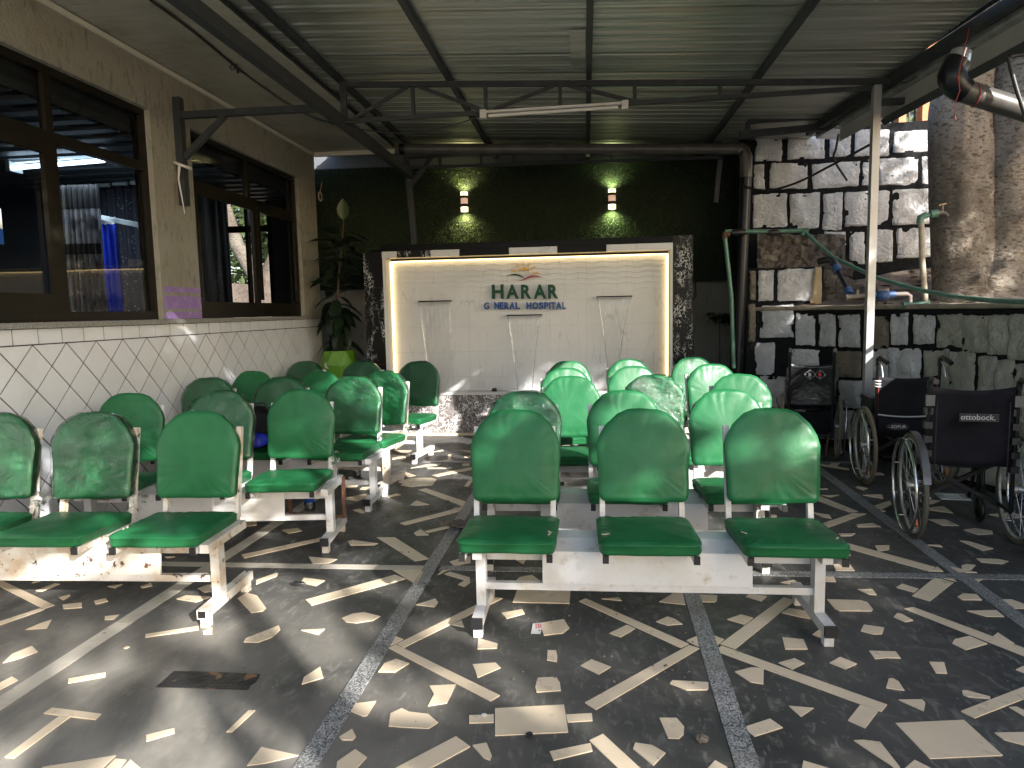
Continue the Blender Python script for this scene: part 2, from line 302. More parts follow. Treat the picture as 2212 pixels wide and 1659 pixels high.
def mat_wmarble(name, wave):
    m, t, b, out = newmat(name)
    tc = node(t, 'ShaderNodeTexCoord')
    mp = node(t, 'ShaderNodeMapping'); mp.inputs['Rotation'].default_value = (0, R_(38), 0); mp.inputs['Scale'].default_value = (2.2, 1, .35)
    t.links.new(tc.outputs['Object'], mp.inputs[0])
    v = node(t, 'ShaderNodeTexVoronoi', Scale=2.6, feature='DISTANCE_TO_EDGE')
    nz = node(t, 'ShaderNodeTexNoise', Scale=6.0, Detail=6.0); t.links.new(mp.outputs[0], nz.inputs['Vector'])
    mxv = node(t, 'ShaderNodeMix', data_type='VECTOR'); mxv.inputs[0].default_value = 0.12
    t.links.new(mp.outputs[0], mxv.inputs[4]); t.links.new(nz.outputs['Color'], mxv.inputs[5]); t.links.new(mxv.outputs[1], v.inputs['Vector'])
    mr = node(t, 'ShaderNodeMapRange'); mr.inputs['From Min'].default_value = 0.0; mr.inputs['From Max'].default_value = 0.02
    mr.inputs['To Min'].default_value = 0.38; mr.inputs['To Max'].default_value = 0.0; t.links.new(v.outputs['Distance'], mr.inputs['Value'])
    g = node(t, 'ShaderNodeMath', operation='MULTIPLY'); t.links.new(mr.outputs[0], g.inputs[0]); t.links.new(noise_fac(t, 5, .42, .6, 3, vec=tc.outputs['Object']), g.inputs[1])
    c = mixc(t, noise_fac(t, 2, .4, .7, vec=tc.outputs['Object']), (0.56, 0.56, 0.56), (0.50, 0.50, 0.50))
    c = mixc(t, g.outputs[0], c, (0.22, 0.2, 0.18))
    t.links.new(c, b.inputs['Base Color']); b.inputs['Roughness'].default_value = 0.22
    if wave:
        mp2 = node(t, 'ShaderNodeMapping'); mp2.inputs['Scale'].default_value = (1.1, 0, 3.0); t.links.new(tc.outputs['Object'], mp2.inputs[0])
        sn = node(t, 'ShaderNodeSeparateXYZ'); t.links.new(mp2.outputs[0], sn.inputs[0])
        s1 = node(t, 'ShaderNodeMath', operation='MULTIPLY'); s1.inputs[1].default_value = 22.0; t.links.new(sn.outputs[0], s1.inputs[0])
        s2 = node(t, 'ShaderNodeMath', operation='SINE'); t.links.new(s1.outputs[0], s2.inputs[0])
        s3 = node(t, 'ShaderNodeMath', operation='MULTIPLY_ADD'); s3.inputs[1].default_value = 0.028; t.links.new(s2.outputs[0], s3.inputs[0]); t.links.new(sn.outputs[2], s3.inputs[2])
        s4 = node(t, 'ShaderNodeMath', operation='MULTIPLY'); s4.inputs[1].default_value = 17.0; t.links.new(s3.outputs[0], s4.inputs[0])
        s5 = node(t, 'ShaderNodeMath', operation='SINE'); t.links.new(s4.outputs[0], s5.inputs[0])
        zz_ = node(t, 'ShaderNodeMapRange'); zz_.inputs['From Min'].default_value = 1.55; zz_.inputs['From Max'].default_value = 2.05
        t.links.new(sn.outputs[2], zz_.inputs['Value']); zz_.inputs['From Min'].default_value = 1.58*3; zz_.inputs['From Max'].default_value = 2.08*3
        pw = node(t, 'ShaderNodeMath', operation='POWER'); ab = node(t, 'ShaderNodeMath', operation='ABSOLUTE'); t.links.new(s5.outputs[0], ab.inputs[0]); t.links.new(ab.outputs[0], pw.inputs[0]); pw.inputs[1].default_value = 6.0
        ml = node(t, 'ShaderNodeMath', operation='MULTIPLY'); t.links.new(pw.outputs[0], ml.inputs[0]); t.links.new(zz_.outputs[0], ml.inputs[1])
        bump(t, b, ml.outputs[0], 0.5, 0.006)
    return m
WMARB = mat_wmarble('white_marble_tile', False)
WMARBW = mat_wmarble('white_wavy_marble_tile', True)

def mat_stone(name, c1, c2, chip):
    m, t, b, out = newmat(name)
    c = mixc(t, noise_fac(t, 3.5, .35, .7, 6), c1, c2)
    c = mixc(t, noise_fac(t, 11, .66, .76, 9, dist=1.0), c, chip)
    c = mixc(t, noise_fac(t, 24, .66, .72, 8, dist=1.2), c, (0.10, .09, .075))
    t.links.new(c, b.inputs['Base Color']); b.inputs['Roughness'].default_value = 0.72
    n1 = node(t, 'ShaderNodeTexNoise', Scale=11.0, Detail=10.0, Roughness=0.68, Distortion=1.6); t.links.new(pos(t), n1.inputs['Vector'])
    p = bump(t, b, n1.outputs['Fac'], 1.0, 0.07)
    v = node(t, 'ShaderNodeTexVoronoi', Scale=17.0); t.links.new(pos(t, (1, 1, 1.4)), v.inputs['Vector'])
    bump(t, b, v.outputs['Distance'], 0.35, 0.02, p)
    return m
STONEW = mat_stone('white_painted_stone', (0.78, 0.78, 0.80), (0.62, 0.62, 0.64), (0.33, 0.27, 0.19))
STONEG = mat_stone('dusty_painted_stone', (0.70, 0.70, 0.69), (0.54, 0.54, 0.52), (0.21, 0.17, 0.11))
STONEO = mat_stone('greenish_old_stone', (0.50, 0.49, 0.42), (0.36, 0.36, 0.29), (0.14, 0.11, 0.07))
STONEBARE = mat_stone('bare_stone', (0.30, 0.26, 0.20), (0.20, 0.17, 0.13), (0.3, 0.2, 0.12))
JOINT = M('black_painted_joint', (0.008, 0.0085, 0.010), 0.85, spec=.15, var=[((.03, .03, .03), 14, .62, .75)], bmp=[(16, .8, .02)])

def mat_bark():
    m, t, b, out = newmat('grey_brown_bark')
    c = mixc(t, noise_fac(t, 2.2, .38, .62, 8, vec=pos(t, (1, 1, .8)), dist=.6), (0.17, 0.14, 0.11), (0.29, 0.25, 0.205))
    c = mixc(t, noise_fac(t, 30, .5, .66, 8, vec=pos(t, (.8, .8, 1.5))), c, (0.085, 0.062, 0.045))
    c = mixc(t, noise_fac(t, 9, .60, .68, 6), c, (0.26, 0.235, 0.20))
    c = mixc(t, noise_fac(t, 1.2, .55, .75, 5), c, (0.10, 0.08, 0.065))
    t.links.new(c, b.inputs['Base Color']); b.inputs['Roughness'].default_value = 0.92; b.inputs['Specular IOR Level'].default_value = .2
    n1 = node(t, 'ShaderNodeTexNoise', Scale=26.0, Detail=9.0, Distortion=1.2); t.links.new(pos(t, (.7, .7, 1.8)), n1.inputs['Vector'])
    p = bump(t, b, n1.outputs['Fac'], 0.8, 0.025)
    n3 = node(t, 'ShaderNodeTexVoronoi', Scale=10.0); t.links.new(pos(t, (.6, .6, 2.6)), n3.inputs['Vector'])
    p = bump(t, b, n3.outputs['Distance'], 0.35, 0.02, p)
    n2 = node(t, 'ShaderNodeTexNoise', Scale=4.0, Detail=4.0); t.links.new(pos(t), n2.inputs['Vector'])
    bump(t, b, n2.outputs['Fac'], 0.6, 0.08, p)
    return m
BARK = mat_bark()
GRASSBK = M('artificial_turf_backing', (0.004, 0.010, 0.003), 0.8, bmp=[(120, .8, .01)])
GRASSBL = M('artificial_grass_blade', (0.026, 0.07, 0.009), 0.6, var=[((0.055, 0.10, 0.015), 6, .4, .6), ((.006, .022, .004), 40, .45, .6)])
def mat_pattern():
    m, t, b, out = newmat('dark_floral_curtain_cloth')
    v = node(t, 'ShaderNodeTexVoronoi', Scale=34.0); t.links.new(pos(t), v.inputs['Vector'])
    mr = node(t, 'ShaderNodeMapRange'); mr.inputs['From Min'].default_value = 0.2; mr.inputs['From Max'].default_value = 0.34
    mr.inputs['To Min'].default_value = 1.0; mr.inputs['To Max'].default_value = 0.0; t.links.new(v.outputs['Distance'], mr.inputs['Value'])
    g = node(t, 'ShaderNodeMath', operation='MULTIPLY'); t.links.new(mr.outputs[0], g.inputs[0]); t.links.new(noise_fac(t, 12, .5, .6, 3), g.inputs[1])
    c = mixc(t, g.outputs[0], (0.03, 0.032, 0.05), (0.26, 0.28, 0.36))
    t.links.new(c, b.inputs['Base Color']); b.inputs['Roughness'].default_value = 0.7
    return m
FLORAL = mat_pattern()

# ------------------------------------------------------------------ mesh builder
class MB:
    def __init__(s): s.v = []; s.f = []; s.sm = []
    def add(s, vs, fs, smooth=False):
        o = len(s.v); s.v += [tuple(v) for v in vs]; s.f += [tuple(i+o for i in f) for f in fs]; s.sm += [smooth]*len(fs)
        return s
    def box(s, x0, y0, z0, x1, y1, z1):
        vs = [(x, y, z) for z in (z0, z1) for y in (y0, y1) for x in (x0, x1)]
        return s.add(vs, [(0, 2, 3, 1), (4, 5, 7, 6), (0, 1, 5, 4), (2, 6, 7, 3), (0, 4, 6, 2), (1, 3, 7, 5)])
    def tube(s, pts, r, n=8, prof=None, closed=False, smooth=True, caps=True, up=None):
        pts = [Vector(p) for p in pts]; m = len(pts)
        if prof is None: prof = [(math.cos(2*math.pi*i/n), math.sin(2*math.pi*i/n)) for i in range(n)]
        else: smooth = False if smooth is True and len(prof) == 4 else smooth
        n = len(prof); vs = []; N = None
        for i in range(m):
            if closed: T = (pts[(i+1) % m]-pts[i-1])
            else: T = pts[min(i+1, m-1)]-pts[max(i-1, 0)]
            T.normalize()
            if N is None:
                a = Vector(up) if up else (Vector((0, 0, 1)) if abs(T.z) < .9 else Vector((0, 1, 0)))
                N = (a - T*a.dot(T)).normalized()
            else:
                N = (N - T*N.dot(T)).normalized()
            B = T.cross(N)
            rr = r[i] if isinstance(r, (list, tuple)) else r
            k = 1.0
            if not closed and 0 < i < m-1 and len(prof) == 4:
                c = (pts[i]-pts[i-1]).normalized().dot((pts[i+1]-pts[i]).normalized()); k = 1/max(.5, math.sqrt((1+c)/2))
            for (a, b) in prof: vs.append(pts[i] + N*(a*rr*k) + B*(b*rr))
        fs = []
        for i in range(m if closed else m-1):
            j = (i+1) % m
            for q in range(n): fs.append((i*n+q, i*n+(q+1) % n, j*n+(q+1) % n, j*n+q))
        s.add(vs, fs, smooth)
        if caps and not closed:
            s.add(vs[:n], [tuple(range(n-1, -1, -1))]); s.add(vs[-n:], [tuple(range(n))])
        return s
    def bar(s, a, b, w, h, up=(0, 0, 1)):
        "rectangular bar, w across, h along up"
        return s.tube([a, b], 1.0, prof=[(h/2, -w/2), (h/2, w/2), (-h/2, w/2), (-h/2, -w/2)], smooth=False, up=up)
    def prism(s, poly, d):
        poly = [Vector(p) for p in poly]; d = Vector(d); n = len(poly)
        nrm = Vector((0, 0, 0))
        for i in range(n): nrm += poly[i].cross(poly[(i+1) % n])
        if nrm.dot(d) < 0: poly.reverse()
        vs = poly+[p+d for p in poly]
        return s.add(vs, [tuple(range(n-1, -1, -1)), tuple(range(n, 2*n))]+[(i, (i+1) % n, n+(i+1) % n, n+i) for i in range(n)])
    def lathe(s, prof, c=(0, 0, 0), n=16, axis='z', smooth=True):
        vs = []; c = Vector(c)
        for (r, h) in prof:
            for i in range(n):
                a = 2*math.pi*i/n; x, y = r*math.cos(a), r*math.sin(a)
                p = {'z': (x, y, h), 'x': (h, x, y), 'y': (y, h, x)}[axis]
                vs.append(c+Vector(p))
        fs = [(i*n+q, i*n+(q+1) % n, (i+1)*n+(q+1) % n, (i+1)*n+q) for i in range(len(prof)-1) for q in range(n)]
        return s.add(vs, fs, smooth)
    def torus(s, c, R, r, axis='x', n=40, k=8, prof=None):
        c = Vector(c); pts = []
        for i in range(n):
            a = 2*math.pi*i/n; x, y = R*math.cos(a), R*math.sin(a)
            pts.append(c+Vector({'z': (x, y, 0), 'x': (0, x, y), 'y': (x, 0, y)}[axis]))
        return s.tube(pts, r, k, prof=prof, closed=True, up={'x': (1, 0, 0), 'y': (0, 1, 0), 'z': (0, 0, 1)}[axis])
    def xf(s, mat):
        s.v = [tuple(mat @ Vector(v)) for v in s.v]; return s
    def mesh(s, name, mat=None):
        me = bpy.data.meshes.new(name); me.from_pydata(s.v, [], s.f)
        me.polygons.foreach_set('use_smooth', s.sm)
        if mat: me.materials.append(mat)
        me.update(); return me
    def build(s, name, mat, parent=None, **kw):
        return put(name, s.mesh(name, mat), parent, **kw)
def put(name, me, parent=None, loc=None, rot=None, label=None, cat=None, group=None, kind=None, mat=None):
    o = bpy.data.objects.new(name, me); COL.objects.link(o)
    if parent: o.parent = parent
    if loc is not None: o.location = loc
    if rot is not None: o.rotation_euler = rot
    if mat:
        o.material_slots[0].link = 'OBJECT'; o.material_slots[0].material = mat
    return tag(o, label, cat, group, kind)
def tag(o, label=None, cat=None, group=None, kind=None):
    for k, v in (('label', label), ('category', cat), ('group', group), ('kind', kind)):
        if v: o[k] = v
    return o
def thing(name, label, cat, loc=(0, 0, 0), rz=0, group=None):
    o = bpy.data.objects.new(name, None); COL.objects.link(o)
    o.empty_display_size = .1; o.location = loc; o.rotation_euler = (0, 0, rz)
    return tag(o, label, cat, group)
def dup(o, parent=None):
    c = o.copy(); COL.objects.link(c)
    if parent: c.parent = parent
    for ch in [q for q in COL.objects if q.parent == o]: dup(ch, c)
    return c
def inset_poly(P, d):
    n = len(P); out = []
    for i in range(n):
        a = Vector(P[i-1]); b = Vector(P[i]); c = Vector(P[(i+1) % n])
        e1 = (b-a).normalized(); e2 = (c-b).normalized()
        n1 = Vector((-e1.y, e1.x)); n2 = Vector((-e2.y, e2.x)); nn = (n1+n2)
        if nn.length < 1e-6: nn = n1
        nn.normalize(); out.append(b+nn*d/max(.6, nn.dot(n1)))
    return out
def pad(outline, th, rad=.014, crown=.008, seed=0, amp=.002):
    "rounded upholstered pad: outline CCW in xy, thickness along z"
    mb = MB(); rings = []
    o2 = []
    for i in range(len(outline)):
        a, b_ = Vector(outline[i-1]), Vector(outline[i]); k = max(1, int((b_-a).length/.013))
        for j in range(1, k+1): o2.append(tuple(a.lerp(b_, j/k)))
    outline = o2
    prof = [(rad, 0), (rad*.3, rad*.25), (0, rad), (0, th-rad), (-.0025, th-rad+.002), (-.0025, th-rad+.006), (.001, th-rad+.008), (rad*.45, th-rad*.2), (rad, th), ]
    for ins, z in prof:
        q = inset_poly([Vector(p) for p in outline], ins); rings.append([Vector((p.x, p.y, z)) for p in q])
    c = sum((Vector(p) for p in outline), Vector((0, 0)))/len(outline)
    last = rings[-1]
    for k, cz in ((.94, .1), (.87, .25), (.78, .45), (.62, .7), (.4, .9), (.15, 1.0)):
        rings.append([Vector((c.x+(p.x-c.x)*k, c.y+(p.y-c.y)*k, th+crown*cz)) for p in last])
    wr = {7: .6, 8: 1.0, 9: 1.0, 10: .8, 11: .5, 12: .25}
    for ri, r in enumerate(rings):
        for pi_, p in enumerate(r):
            if ri in wr:
                q = outline[pi_]; g_ = noise.noise(Vector((q[0]*2, q[1]*2, seed*5.3)))
                p.z += wr[ri]*.0052*noise.noise(Vector((q[0]*34+ri*.25, q[1]*34, seed*7.1)))*(.35+1.3*max(0, g_+.25))
            nv = noise.noise_vector(p*9+Vector((seed*3.1, 0, ri*.2)))
            p += nv*amp
    n = len(outline); vs = [p for r in rings for p in r]; fs = []
    for i in range(len(rings)-1):
        for q in range(n): fs.append((i*n+q, i*n+(q+1) % n, (i+1)*n+(q+1) % n, (i+1)*n+q))
    mb.add(vs, fs, True)
    mb.add(rings[-1], [tuple(range(n))], True); mb.add(rings[0], [tuple(range(n-1, -1, -1))])
    return mb
def text_mesh(s, size, depth, mat, offset=0.0, spacing=1.0):
    cu = bpy.data.curves.new('lettering', 'FONT'); cu.body = s; cu.size = size; cu.extrude = depth; cu.offset = offset
    cu.space_character = spacing; cu.align_x = 'LEFT'; cu.resolution_u = 3
    o = bpy.data.objects.new('lettering', cu); COL.objects.link(o)
    bpy.context.view_layer.update()
    me = bpy.data.meshes.new_from_object(o.evaluated_get(bpy.context.evaluated_depsgraph_get()))
    bpy.data.objects.remove(o); bpy.data.curves.remove(cu)
    me.materials.clear(); me.materials.append(mat)
    return me

# ================================================================== FLOOR AND GROUND
gm = MB(); gm.add([(-60, -60, -.06), (60, -60, -.06), (60, 90, -.06), (-60, 90, -.06)], [(0, 1, 2, 3)])
gm.build('ground', GROUND, kind='structure')
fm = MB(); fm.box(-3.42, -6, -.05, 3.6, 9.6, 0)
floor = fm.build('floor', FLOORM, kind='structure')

SETS = {0: (553, .3, 1161.3), 1: (0, 0, 0)}
def cv(k, c):
    if k == 5: return (718.9+.1834*c[0], 912.5+.1834*c[1])
    if k == 6: return (1659+.25*c[0], 940+.25*c[1])
    return (553*(k-1)+.3*c[0], 1161.3+.3*c[1])
TP = {1: [[(-60, 275), (0, 305), (395, 490), (315, 515), (0, 355), (-60, 325)], [(-60, 625), (290, 512), (318, 521), (-60, 655)], [(230, 330), (300, 285), (435, 265), (380, 290)],
 [(258, 385), (395, 332), (435, 335), (300, 390)], [(425, 435), (505, 412), (505, 425), (455, 452)], [(677, 460), (760, 440), (778, 462), (690, 482)], [(775, 355), (885, 337), (830, 365)],
 [(1010, 355), (1085, 332), (1097, 350), (1025, 365)], [(1272, 445), (1340, 420), (1520, 430), (1410, 467)], [(755, 570), (860, 557), (820, 590), (753, 595)], [(185, 665), (290, 620), (375, 592), (340, 655)],
 [(20, 905), (90, 840), (230, 783), (272, 825), (150, 870)], [(-40, 1070), (85, 1005), (130, 1030), (-40, 1120)], [(493, 1020), (762, 975), (760, 1003), (490, 1052)], [(890, 800), (910, 787), (935, 790), (910, 803)],
 [(1048, 700), (1430, 640), (1430, 665), (1046, 722)], [(315, 1270), (375, 1230), (730, 1275), (690, 1315)], [(35, 1585), (425, 1292), (505, 1296), (100, 1592)], [(1052, 1425), (1255, 1375), (1258, 1410), (1055, 1470)],
 [(1630, 1402), (1790, 1247), (1838, 1247), (1672, 1403)], [(250, 1700), (310, 1657), (835, 1572), (700, 1700)], [(740, 1690), (830, 1595), (910, 1605), (850, 1690)], [(860, 1690), (940, 1603), (1040, 1690)],
 [(1712, 440), (1775, 400), (1850, 420), (1915, 510), (1895, 530), (1810, 545)], [(1460, 680), (1530, 650), (1528, 695), (1465, 698)], [(1755, 755), (1770, 730), (2008, 637), (2018, 665), (1960, 720), (1860, 757)],
 [(1187, 140), (1260, 140), (1200, 150)], [(1740, 125), (2320, 0), (2330, 20), (1760, 150)]],
2: [[(380, 140), (585, 158), (530, 185), (412, 193)], [(330, 315), (345, 292), (420, 300), (495, 312), (432, 350), (335, 328)], [(358, 450), (1000, 270), (1078, 300), (400, 490)],
 [(0, 310), (145, 257), (160, 262), (150, 280), (0, 338)], [(618, 583), (700, 550), (780, 541), (895, 570), (840, 600), (720, 618), (650, 610)], [(1152, 487), (1290, 443), (1312, 470), (1285, 503)],
 [(985, 237), (1215, 237), (1160, 342)], [(1340, 240), (1385, 237), (1310, 270)], [(870, 0), (1000, 0), (1245, 155), (1145, 172)], [(662, 25), (880, 45), (850, 57), (690, 57)],
 [(955, 785), (1000, 712), (1060, 735), (1000, 768)], [(1018, 768), (1700, 430), (1775, 440), (1065, 795)], [(955, 798), (1010, 775), (1755, 1140), (1690, 1182)], [(1408, 630), (1480, 600), (1500, 648)],
 [(1600, 728), (1740, 768), (1735, 800), (1595, 806)], [(330, 1060), (345, 1010), (462, 935), (485, 1012)], [(880, 970), (925, 910), (1008, 878), (1103, 910), (1000, 972)],
 [(1560, 915), (1725, 903), (1762, 940), (1595, 1012), (1580, 960)], [(1250, 1070), (1440, 1060), (1375, 1195), (1238, 1215), (1282, 1130)], [(640, 1235), (700, 1200), (865, 1180), (800, 1285), (770, 1290)],
 [(968, 1270), (1050, 1232), (1100, 1258), (1240, 1275), (1310, 1335), (1245, 1378), (1060, 1370), (955, 1360)], [(600, 1440), (692, 1382), (720, 1437), (695, 1462), (620, 1460)],
 [(1535, 1285), (1712, 1278), (1712, 1335), (1535, 1340)], [(1560, 1500), (1660, 1483), (1698, 1575), (1685, 1607), (1640, 1590)], [(940, 1700), (1440, 1437), (1542, 1510), (1210, 1690)],
 [(575, 1690), (585, 1620), (715, 1530), (797, 1587), (700, 1690)], [(-65, 1645), (38, 1512), (305, 1572), (60, 1630)], [(1768, 545), (1918, 518), (1935, 550), (1805, 585)],
 [(1355, 265), (1395, 248), (1540, 290), (1540, 318)], [(1455, 340), (1500, 312), (1545, 325), (1500, 357)], [(1395, 175), (1545, 133), (1545, 180), (1430, 207)]],
3: [[(-122, 1235), (375, 1208), (405, 1405), (-122, 1430)], [(5, 468), (45, 362), (423, 370), (413, 477)], [(200, 620), (372, 592), (413, 655), (368, 692), (230, 707)], [(485, 462), (530, 442), (1272, 770), (1215, 797)],
 [(700, 692), (828, 630), (888, 658), (782, 720)], [(1037, 608), (1120, 571), (1175, 590), (1228, 625), (1120, 635)], [(645, 443), (770, 433), (790, 458)], [(608, 367), (640, 357), (790, 360), (650, 388)],
 [(1060, 465), (1160, 405), (1228, 397), (1250, 487)], [(1330, 413), (1478, 420), (1475, 455), (1460, 468), (1345, 465)], [(1683, 428), (1710, 412), (1835, 425), (1795, 462)], [(1550, 592), (1650, 558), (1735, 582), (1675, 628)],
 [(1258, 745), (1330, 714), (1345, 790)], [(1432, 698), (1528, 735), (1473, 783)], [(1500, 768), (1955, 433), (2038, 455), (1608, 805)], [(525, 1192), (1275, 778), (1350, 802), (605, 1243)],
 [(1468, 820), (1508, 782), (2700, 1207), (2660, 1257)], [(495, 925), (572, 880), (713, 935), (625, 988)], [(257, 815), (318, 817), (327, 860), (322, 898), (252, 885)],
 [(168, 1080), (185, 1015), (318, 1008), (345, 1050), (352, 1105), (178, 1117)], [(1137, 1055), (1155, 1033), (1413, 1047), (1415, 1090), (1405, 1100), (1260, 1102)],
 [(1605, 970), (1725, 940), (1813, 945), (1810, 1058), (1720, 1045)], [(388, 1278), (575, 1268), (580, 1322), (402, 1332)], [(1062, 1302), (1185, 1302), (1240, 1365), (1235, 1420), (1205, 1450), (1125, 1447)],
 [(1662, 1372), (1858, 1308), (1950, 1372), (1748, 1435)], [(557, 1465), (655, 1418), (950, 1690), (790, 1690)], [(272, 1545), (565, 1485), (580, 1540), (300, 1608)], [(872, 1525), (888, 1482), (1010, 1500), (1105, 1555), (1018, 1645)],
 [(1390, 1690), (1462, 1610), (1550, 1659), (1540, 1690)], [(0, 145), (60, 125), (115, 127), (82, 195)]],
4: [[(470, 195), (585, 195), (625, 242), (490, 240)], [(400, 277), (470, 277), (490, 320), (400, 320)], [(90, 325), (185, 307), (220, 330), (150, 335)], [(520, 130), (555, 95), (597, 128), (530, 150)],
 [(770, 60), (875, 57), (872, 88), (795, 103)], [(1140, 55), (1235, 53), (1257, 70)], [(1380, 25), (1440, 27), (1622, 82), (1545, 97)], [(545, 35), (1200, 215), (1145, 240), (550, 75)], [(1152, 243), (1222, 214), (1262, 247)],
 [(1303, 210), (1505, 255), (1370, 255)], [(1392, 205), (1430, 192), (1495, 200), (1462, 235), (1400, 228)], [(1210, 282), (1310, 280), (1357, 318)], [(1200, 291), (1335, 326), (1165, 460), (1038, 422)],
 [(1418, 294), (1560, 294), (1480, 340)], [(925, 362), (965, 335), (1085, 372), (1050, 397)], [(645, 375), (750, 375), (783, 415), (725, 412)], [(425, 448), (665, 455), (715, 470), (755, 520), (745, 533), (515, 530), (480, 515)],
 [(905, 575), (930, 548), (965, 555), (1045, 600), (985, 610)], [(1365, 430), (1405, 408), (1500, 412), (1540, 453), (1400, 450)], [(1635, 447), (1755, 447), (1843, 480), (1900, 512), (1712, 513)],
 [(1433, 530), (1645, 525), (1700, 572), (1570, 570)], [(980, 515), (1045, 503), (1860, 805), (2100, 900), (2090, 950), (1830, 850)], [(668, 675), (690, 630), (838, 652), (820, 697), (765, 700)],
 [(1327, 765), (1345, 735), (1450, 712), (1580, 768), (1425, 812)], [(1620, 715), (1655, 688), (1775, 767), (1690, 750)], [(728, 820), (920, 825), (955, 872), (850, 868), (770, 877)], [(103, 722), (255, 737), (285, 807), (125, 807)],
 [(100, 545), (150, 512), (310, 540), (305, 590)], [(320, 700), (385, 655), (430, 700), (425, 742)], [(75, 905), (190, 872), (263, 908), (175, 952)], [(443, 905), (520, 863), (640, 912), (557, 950)],
 [(1160, 898), (1268, 902), (1290, 982), (1210, 978)], [(850, 1085), (870, 1020), (900, 1018), (940, 1040), (983, 1105)], [(940, 1172), (1110, 1170), (1133, 1195), (1122, 1253)],
 [(1397, 1105), (1430, 1105), (1600, 1150), (1600, 1165), (1440, 1150), (1405, 1135)], [(1785, 955), (1860, 920), (1860, 985)], [(1390, 1255), (1843, 1080), (1960, 1030), (1960, 1120), (1488, 1303)],
 [(150, 1215), (330, 1230), (237, 1293)], [(575, 1320), (665, 1207), (795, 1250), (700, 1375)], [(918, 1340), (1410, 1317), (1690, 1572), (1165, 1595)], [(1735, 1225), (1790, 1222), (1870, 1260), (1870, 1305)],
 [(1632, 1410), (1870, 1405), (1870, 1505), (1700, 1460)], [(618, 1465), (690, 1462), (808, 1478), (950, 1659), (940, 1690), (880, 1640)], [(240, 1690), (255, 1612), (480, 1680)], [(960, 1690), (1055, 1608), (1220, 1690)]],
5: [[(800, 745), (850, 680), (920, 658), (1165, 658), (1222, 675), (1170, 745), (920, 762)], [(1010, 797), (1100, 778), (1620, 955), (1525, 985)], [(1490, 1000), (1650, 955), (1625, 1000)], [(1420, 1012), (1640, 1012), (1595, 1065)],
 [(790, 1190), (1430, 1025), (1510, 1050), (850, 1212)], [(955, 1305), (1035, 1263), (1132, 1330), (985, 1335)], [(1085, 1285), (1400, 1210), (1420, 1235), (1120, 1303)], [(1425, 1232), (1480, 1195), (1560, 1222), (1500, 1240)],
 [(180, 1410), (230, 1390), (530, 1430), (210, 1452)], [(915, 975), (985, 925), (1135, 970), (990, 982)], [(235, 1035), (320, 1018), (380, 1060), (340, 1073)], [(100, 900), (370, 845), (450, 860), (290, 930)],
 [(650, 885), (650, 865), (755, 838), (805, 857)], [(805, 570), (975, 628), (880, 643)], [(1170, 625), (1400, 575), (1690, 520), (1690, 548), (1225, 640)], [(1100, 533), (1400, 533), (1400, 545), (1120, 548)],
 [(920, 540), (1110, 495), (1280, 487), (1250, 505)], [(1525, 490), (1610, 487), (1610, 510), (1530, 512)], [(1355, 380), (1395, 380), (1390, 435), (1355, 435)], [(1295, 445), (1425, 440), (1350, 458)],
 [(1550, 400), (1665, 395), (1665, 412), (1550, 415)], [(1595, 690), (1680, 684), (1650, 692), (1595, 758), (1548, 755)], [(710, 330), (930, 330), (900, 350), (770, 352)], [(1150, 355), (1290, 322), (1305, 335)],
 [(1490, 330), (1640, 335), (1640, 360)], [(700, 440), (700, 420), (900, 380), (950, 395)], [(705, 300), (770, 240), (870, 235), (740, 320)], [(100, 745), (300, 742), (280, 760), (130, 765)]],
6: [[(760, 455), (775, 442), (865, 460), (825, 477)], [(385, 465), (510, 460), (520, 470), (390, 473)], [(455, 520), (615, 520), (545, 540)], [(375, 515), (450, 530), (780, 662), (700, 668), (375, 550)],
 [(475, 765), (740, 675), (850, 682), (520, 800)], [(860, 630), (1015, 655), (1015, 663), (910, 660)], [(885, 622), (1050, 570), (1070, 600), (985, 640)], [(765, 775), (905, 762), (975, 795), (775, 797)],
 [(610, 855), (755, 853), (720, 873), (630, 875)], [(380, 668), (530, 690), (550, 725), (470, 712)], [(1385, 730), (1530, 730), (1650, 785), (1500, 780)], [(375, 235), (700, 290), (700, 303), (380, 252)],
 [(525, 258), (570, 230), (635, 228), (600, 270)], [(890, 320), (975, 325), (1005, 345), (905, 345)]]}
polys = []
for k, L in TP.items():
    for P in L:
        polys.append([on_z(*cv(k, c)).to_2d() for c in P])
def bb(P): return min(p.x for p in P), max(p.x for p in P), min(p.y for p in P), max(p.y for p in P)
rq = random.Random(3)
strip_x = (-2.2, -.9, .5, 1.98)
tries = 0; added = 0
while tries < 900 and added < 70:
    tries += 1
    cx, cy = rq.uniform(-3.3, 3.0), rq.uniform(3.0, 7.8); r = rq.uniform(.06, .14)
    if any(abs(cx-s) < r+.09 for s in strip_x) or abs(cy-3.82) < r+.07 or abs(cy-6.6) < r+.07: continue
    if cx > 2.3 and cy > 7.2-(cx-2.3)*2: continue
    if -1.6 < cx < -.5 and cy > 3.6: continue
    q = [(a, b, c_, d) for a, b, c_, d in map(bb, polys) if a-r < cx < b+r and c_-r < cy < d+r]
    if q: continue
    n = rq.choice((3, 4, 4, 5)); a0 = rq.uniform(0, 6.28); el = rq.uniform(.5, 1)
    P = [Vector((cx+r*math.cos(a0+6.283*i/n+rq.uniform(-.3, .3)), cy+r*el*math.sin(a0+6.283*i/n+rq.uniform(-.3, .3)))) for i in range(n)]
    polys.append(P); added += 1
